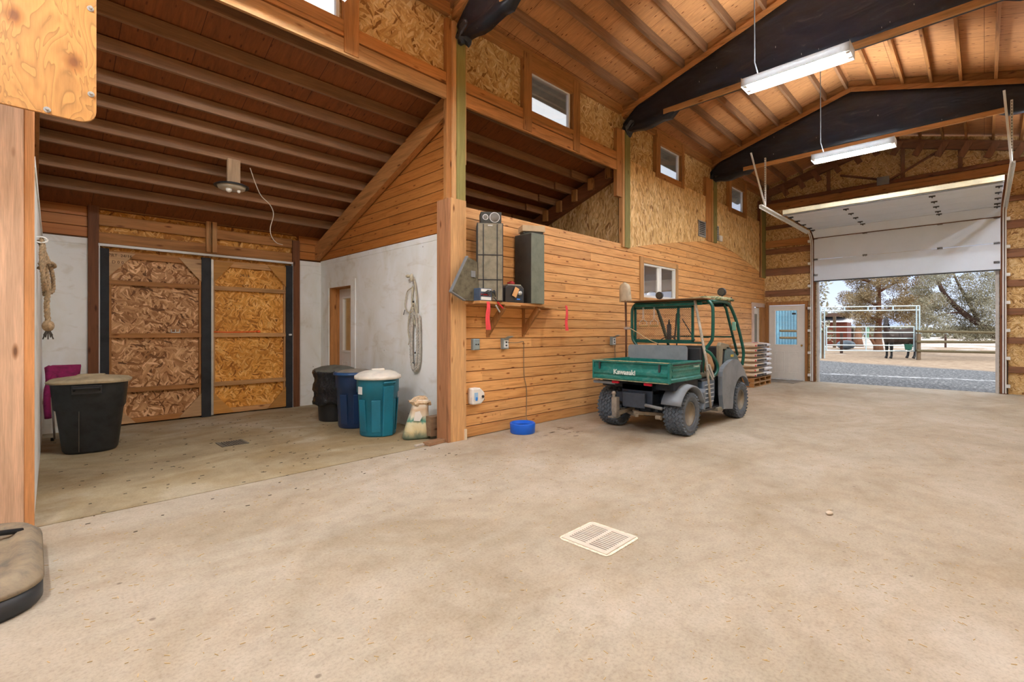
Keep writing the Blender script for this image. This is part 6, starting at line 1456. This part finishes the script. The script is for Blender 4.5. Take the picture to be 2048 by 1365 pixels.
for i in range(24):
    q = A.lerp(B, i/24); q2 = A.lerp(B, (i+.8)/24); m.add([(q.x,q.y,0),(q2.x,q2.y,0),(q2.x,q2.y,3.4),(q.x,q.y,3.4),(q.x+.1,q.y+.1,0),(q2.x+.1,q2.y+.1,0),(q2.x+.1,q2.y+.1,3.4),(q.x+.1,q.y+.1,3.4)],[(0,1,2,3),(7,6,5,4),(0,4,5,1),(3,2,6,7),(0,3,7,4),(1,5,6,2)])
m.beam(A+Vector((.1,.1,1.7)),B+Vector((.1,.1,1.7)),.1,3.4)
tag(m.build('metal_building', plain('pale blue metal siding', srgb(120,186,214), .5)), 'pale blue metal building seen through the entry door glass', 'building')
# distant hills
m = MB(); rnd = random.Random(6); top = []
for i in range(40):
    px = 1300+i*26; p = D(px,170); top.append((p.x,p.y, 3.2+1.6*math.sin(i*.45)+1.0*math.sin(i*1.1)+(.02*i)))
for a, b in zip(top, top[1:]):
    q0, q1 = (a[0]*1.08,a[1]*1.08,0), (b[0]*1.08,b[1]*1.08,0); m.add([(a[0]*.97,a[1]*.97,-.1),(b[0]*.97,b[1]*.97,-.1),b,a,q0,q1],[(0,1,2,3),(3,2,5,4)])
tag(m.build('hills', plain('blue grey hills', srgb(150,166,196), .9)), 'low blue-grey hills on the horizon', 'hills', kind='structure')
# shed
t = empty('shed', D(1660,46)); tag(t, 'red-brown shed with snowy roof left of the gate', 'shed')
A = D(1618,46); B = D(1694,44); u = (B-A).normalized(); nrm = Vector((u.y,-u.x,0)); 
def slab(p, q, z0, z1, depth, name, mat):
    m = MB(); vs = []
    for z in (z0, z1):
        for c in (p, q, q-nrm*depth, p-nrm*depth): vs.append((c.x,c.y,z))
    m.add(vs, [(3,2,1,0),(4,5,6,7),(0,1,5,4),(1,2,6,5),(2,3,7,6),(3,0,4,7)]); return m.build(name, mat, t)
if nrm.x > 0: nrm = -nrm
slab(A, B, 0, ZP(645,45), 3, 'wall', wood('red brown shed board', srgb(128,64,46), 'z', .6))
slab(A, B, ZP(634,45), ZP(627,45), 4, 'eave', wood('brown eave', srgb(118,92,80), 'x', .7))
m = MB(); z0, z1 = ZP(645,45), ZP(634,45)
m.add([(A.x+nrm.x*.3,A.y+nrm.y*.3,z0),(B.x+nrm.x*.3,B.y+nrm.y*.3,z0),(B.x-nrm.x*2,B.y-nrm.y*2,z1),(A.x-nrm.x*2,A.y-nrm.y*2,z1),(A.x-nrm.x*2,A.y-nrm.y*2,z0-.05),(B.x-nrm.x*2,B.y-nrm.y*2,z0-.05)],[(0,1,2,3),(0,4,5,1),(0,3,4),(1,5,2),(2,5,4,3)]); m.build('snowy_roof', plain('snow', srgb(236,240,246), .7), t)
q = D(1669,40); MB().box(q.x-.1,q.y-.1,0,q.x+.1,q.y+.1,ZP(634,42)).build('post', m_post, t)
for i, (px, dp, h, lb) in enumerate(((1683,30,1.3,'dark thin paddock post behind the gate left of its middle'),(1705,38,1.6,'dark thin paddock post behind the middle of the gate'),(1891,40,1.1,'thin pale paddock post far behind the right fence'))):
    p = D(px,dp); tag(MB().box(p.x-.07,p.y-.07,0,p.x+.07,p.y+.07,h).build('paddock_post', m_barkd), lb, 'post')
p = D(1692,36); m = MB(); m.ball((p.x,p.y,.35),.5,14,8,(1.2,1.2,.7)); tag(m.build('water_trough', plain('blue grey tub', srgb(110,126,140), .5)), 'blue-grey trough behind the left half of the gate', 'trough')
p = D(1716,43); m = MB(); m.tube([p,p+Vector((0,0,.7)),p+Vector((.2,0,2.0))],[.45,.3,.2],10); m2 = m.build('tree_stump', m_bark, smooth=True); tag(m2, 'brown trunk standing behind the twine on the gate', 'trunk')
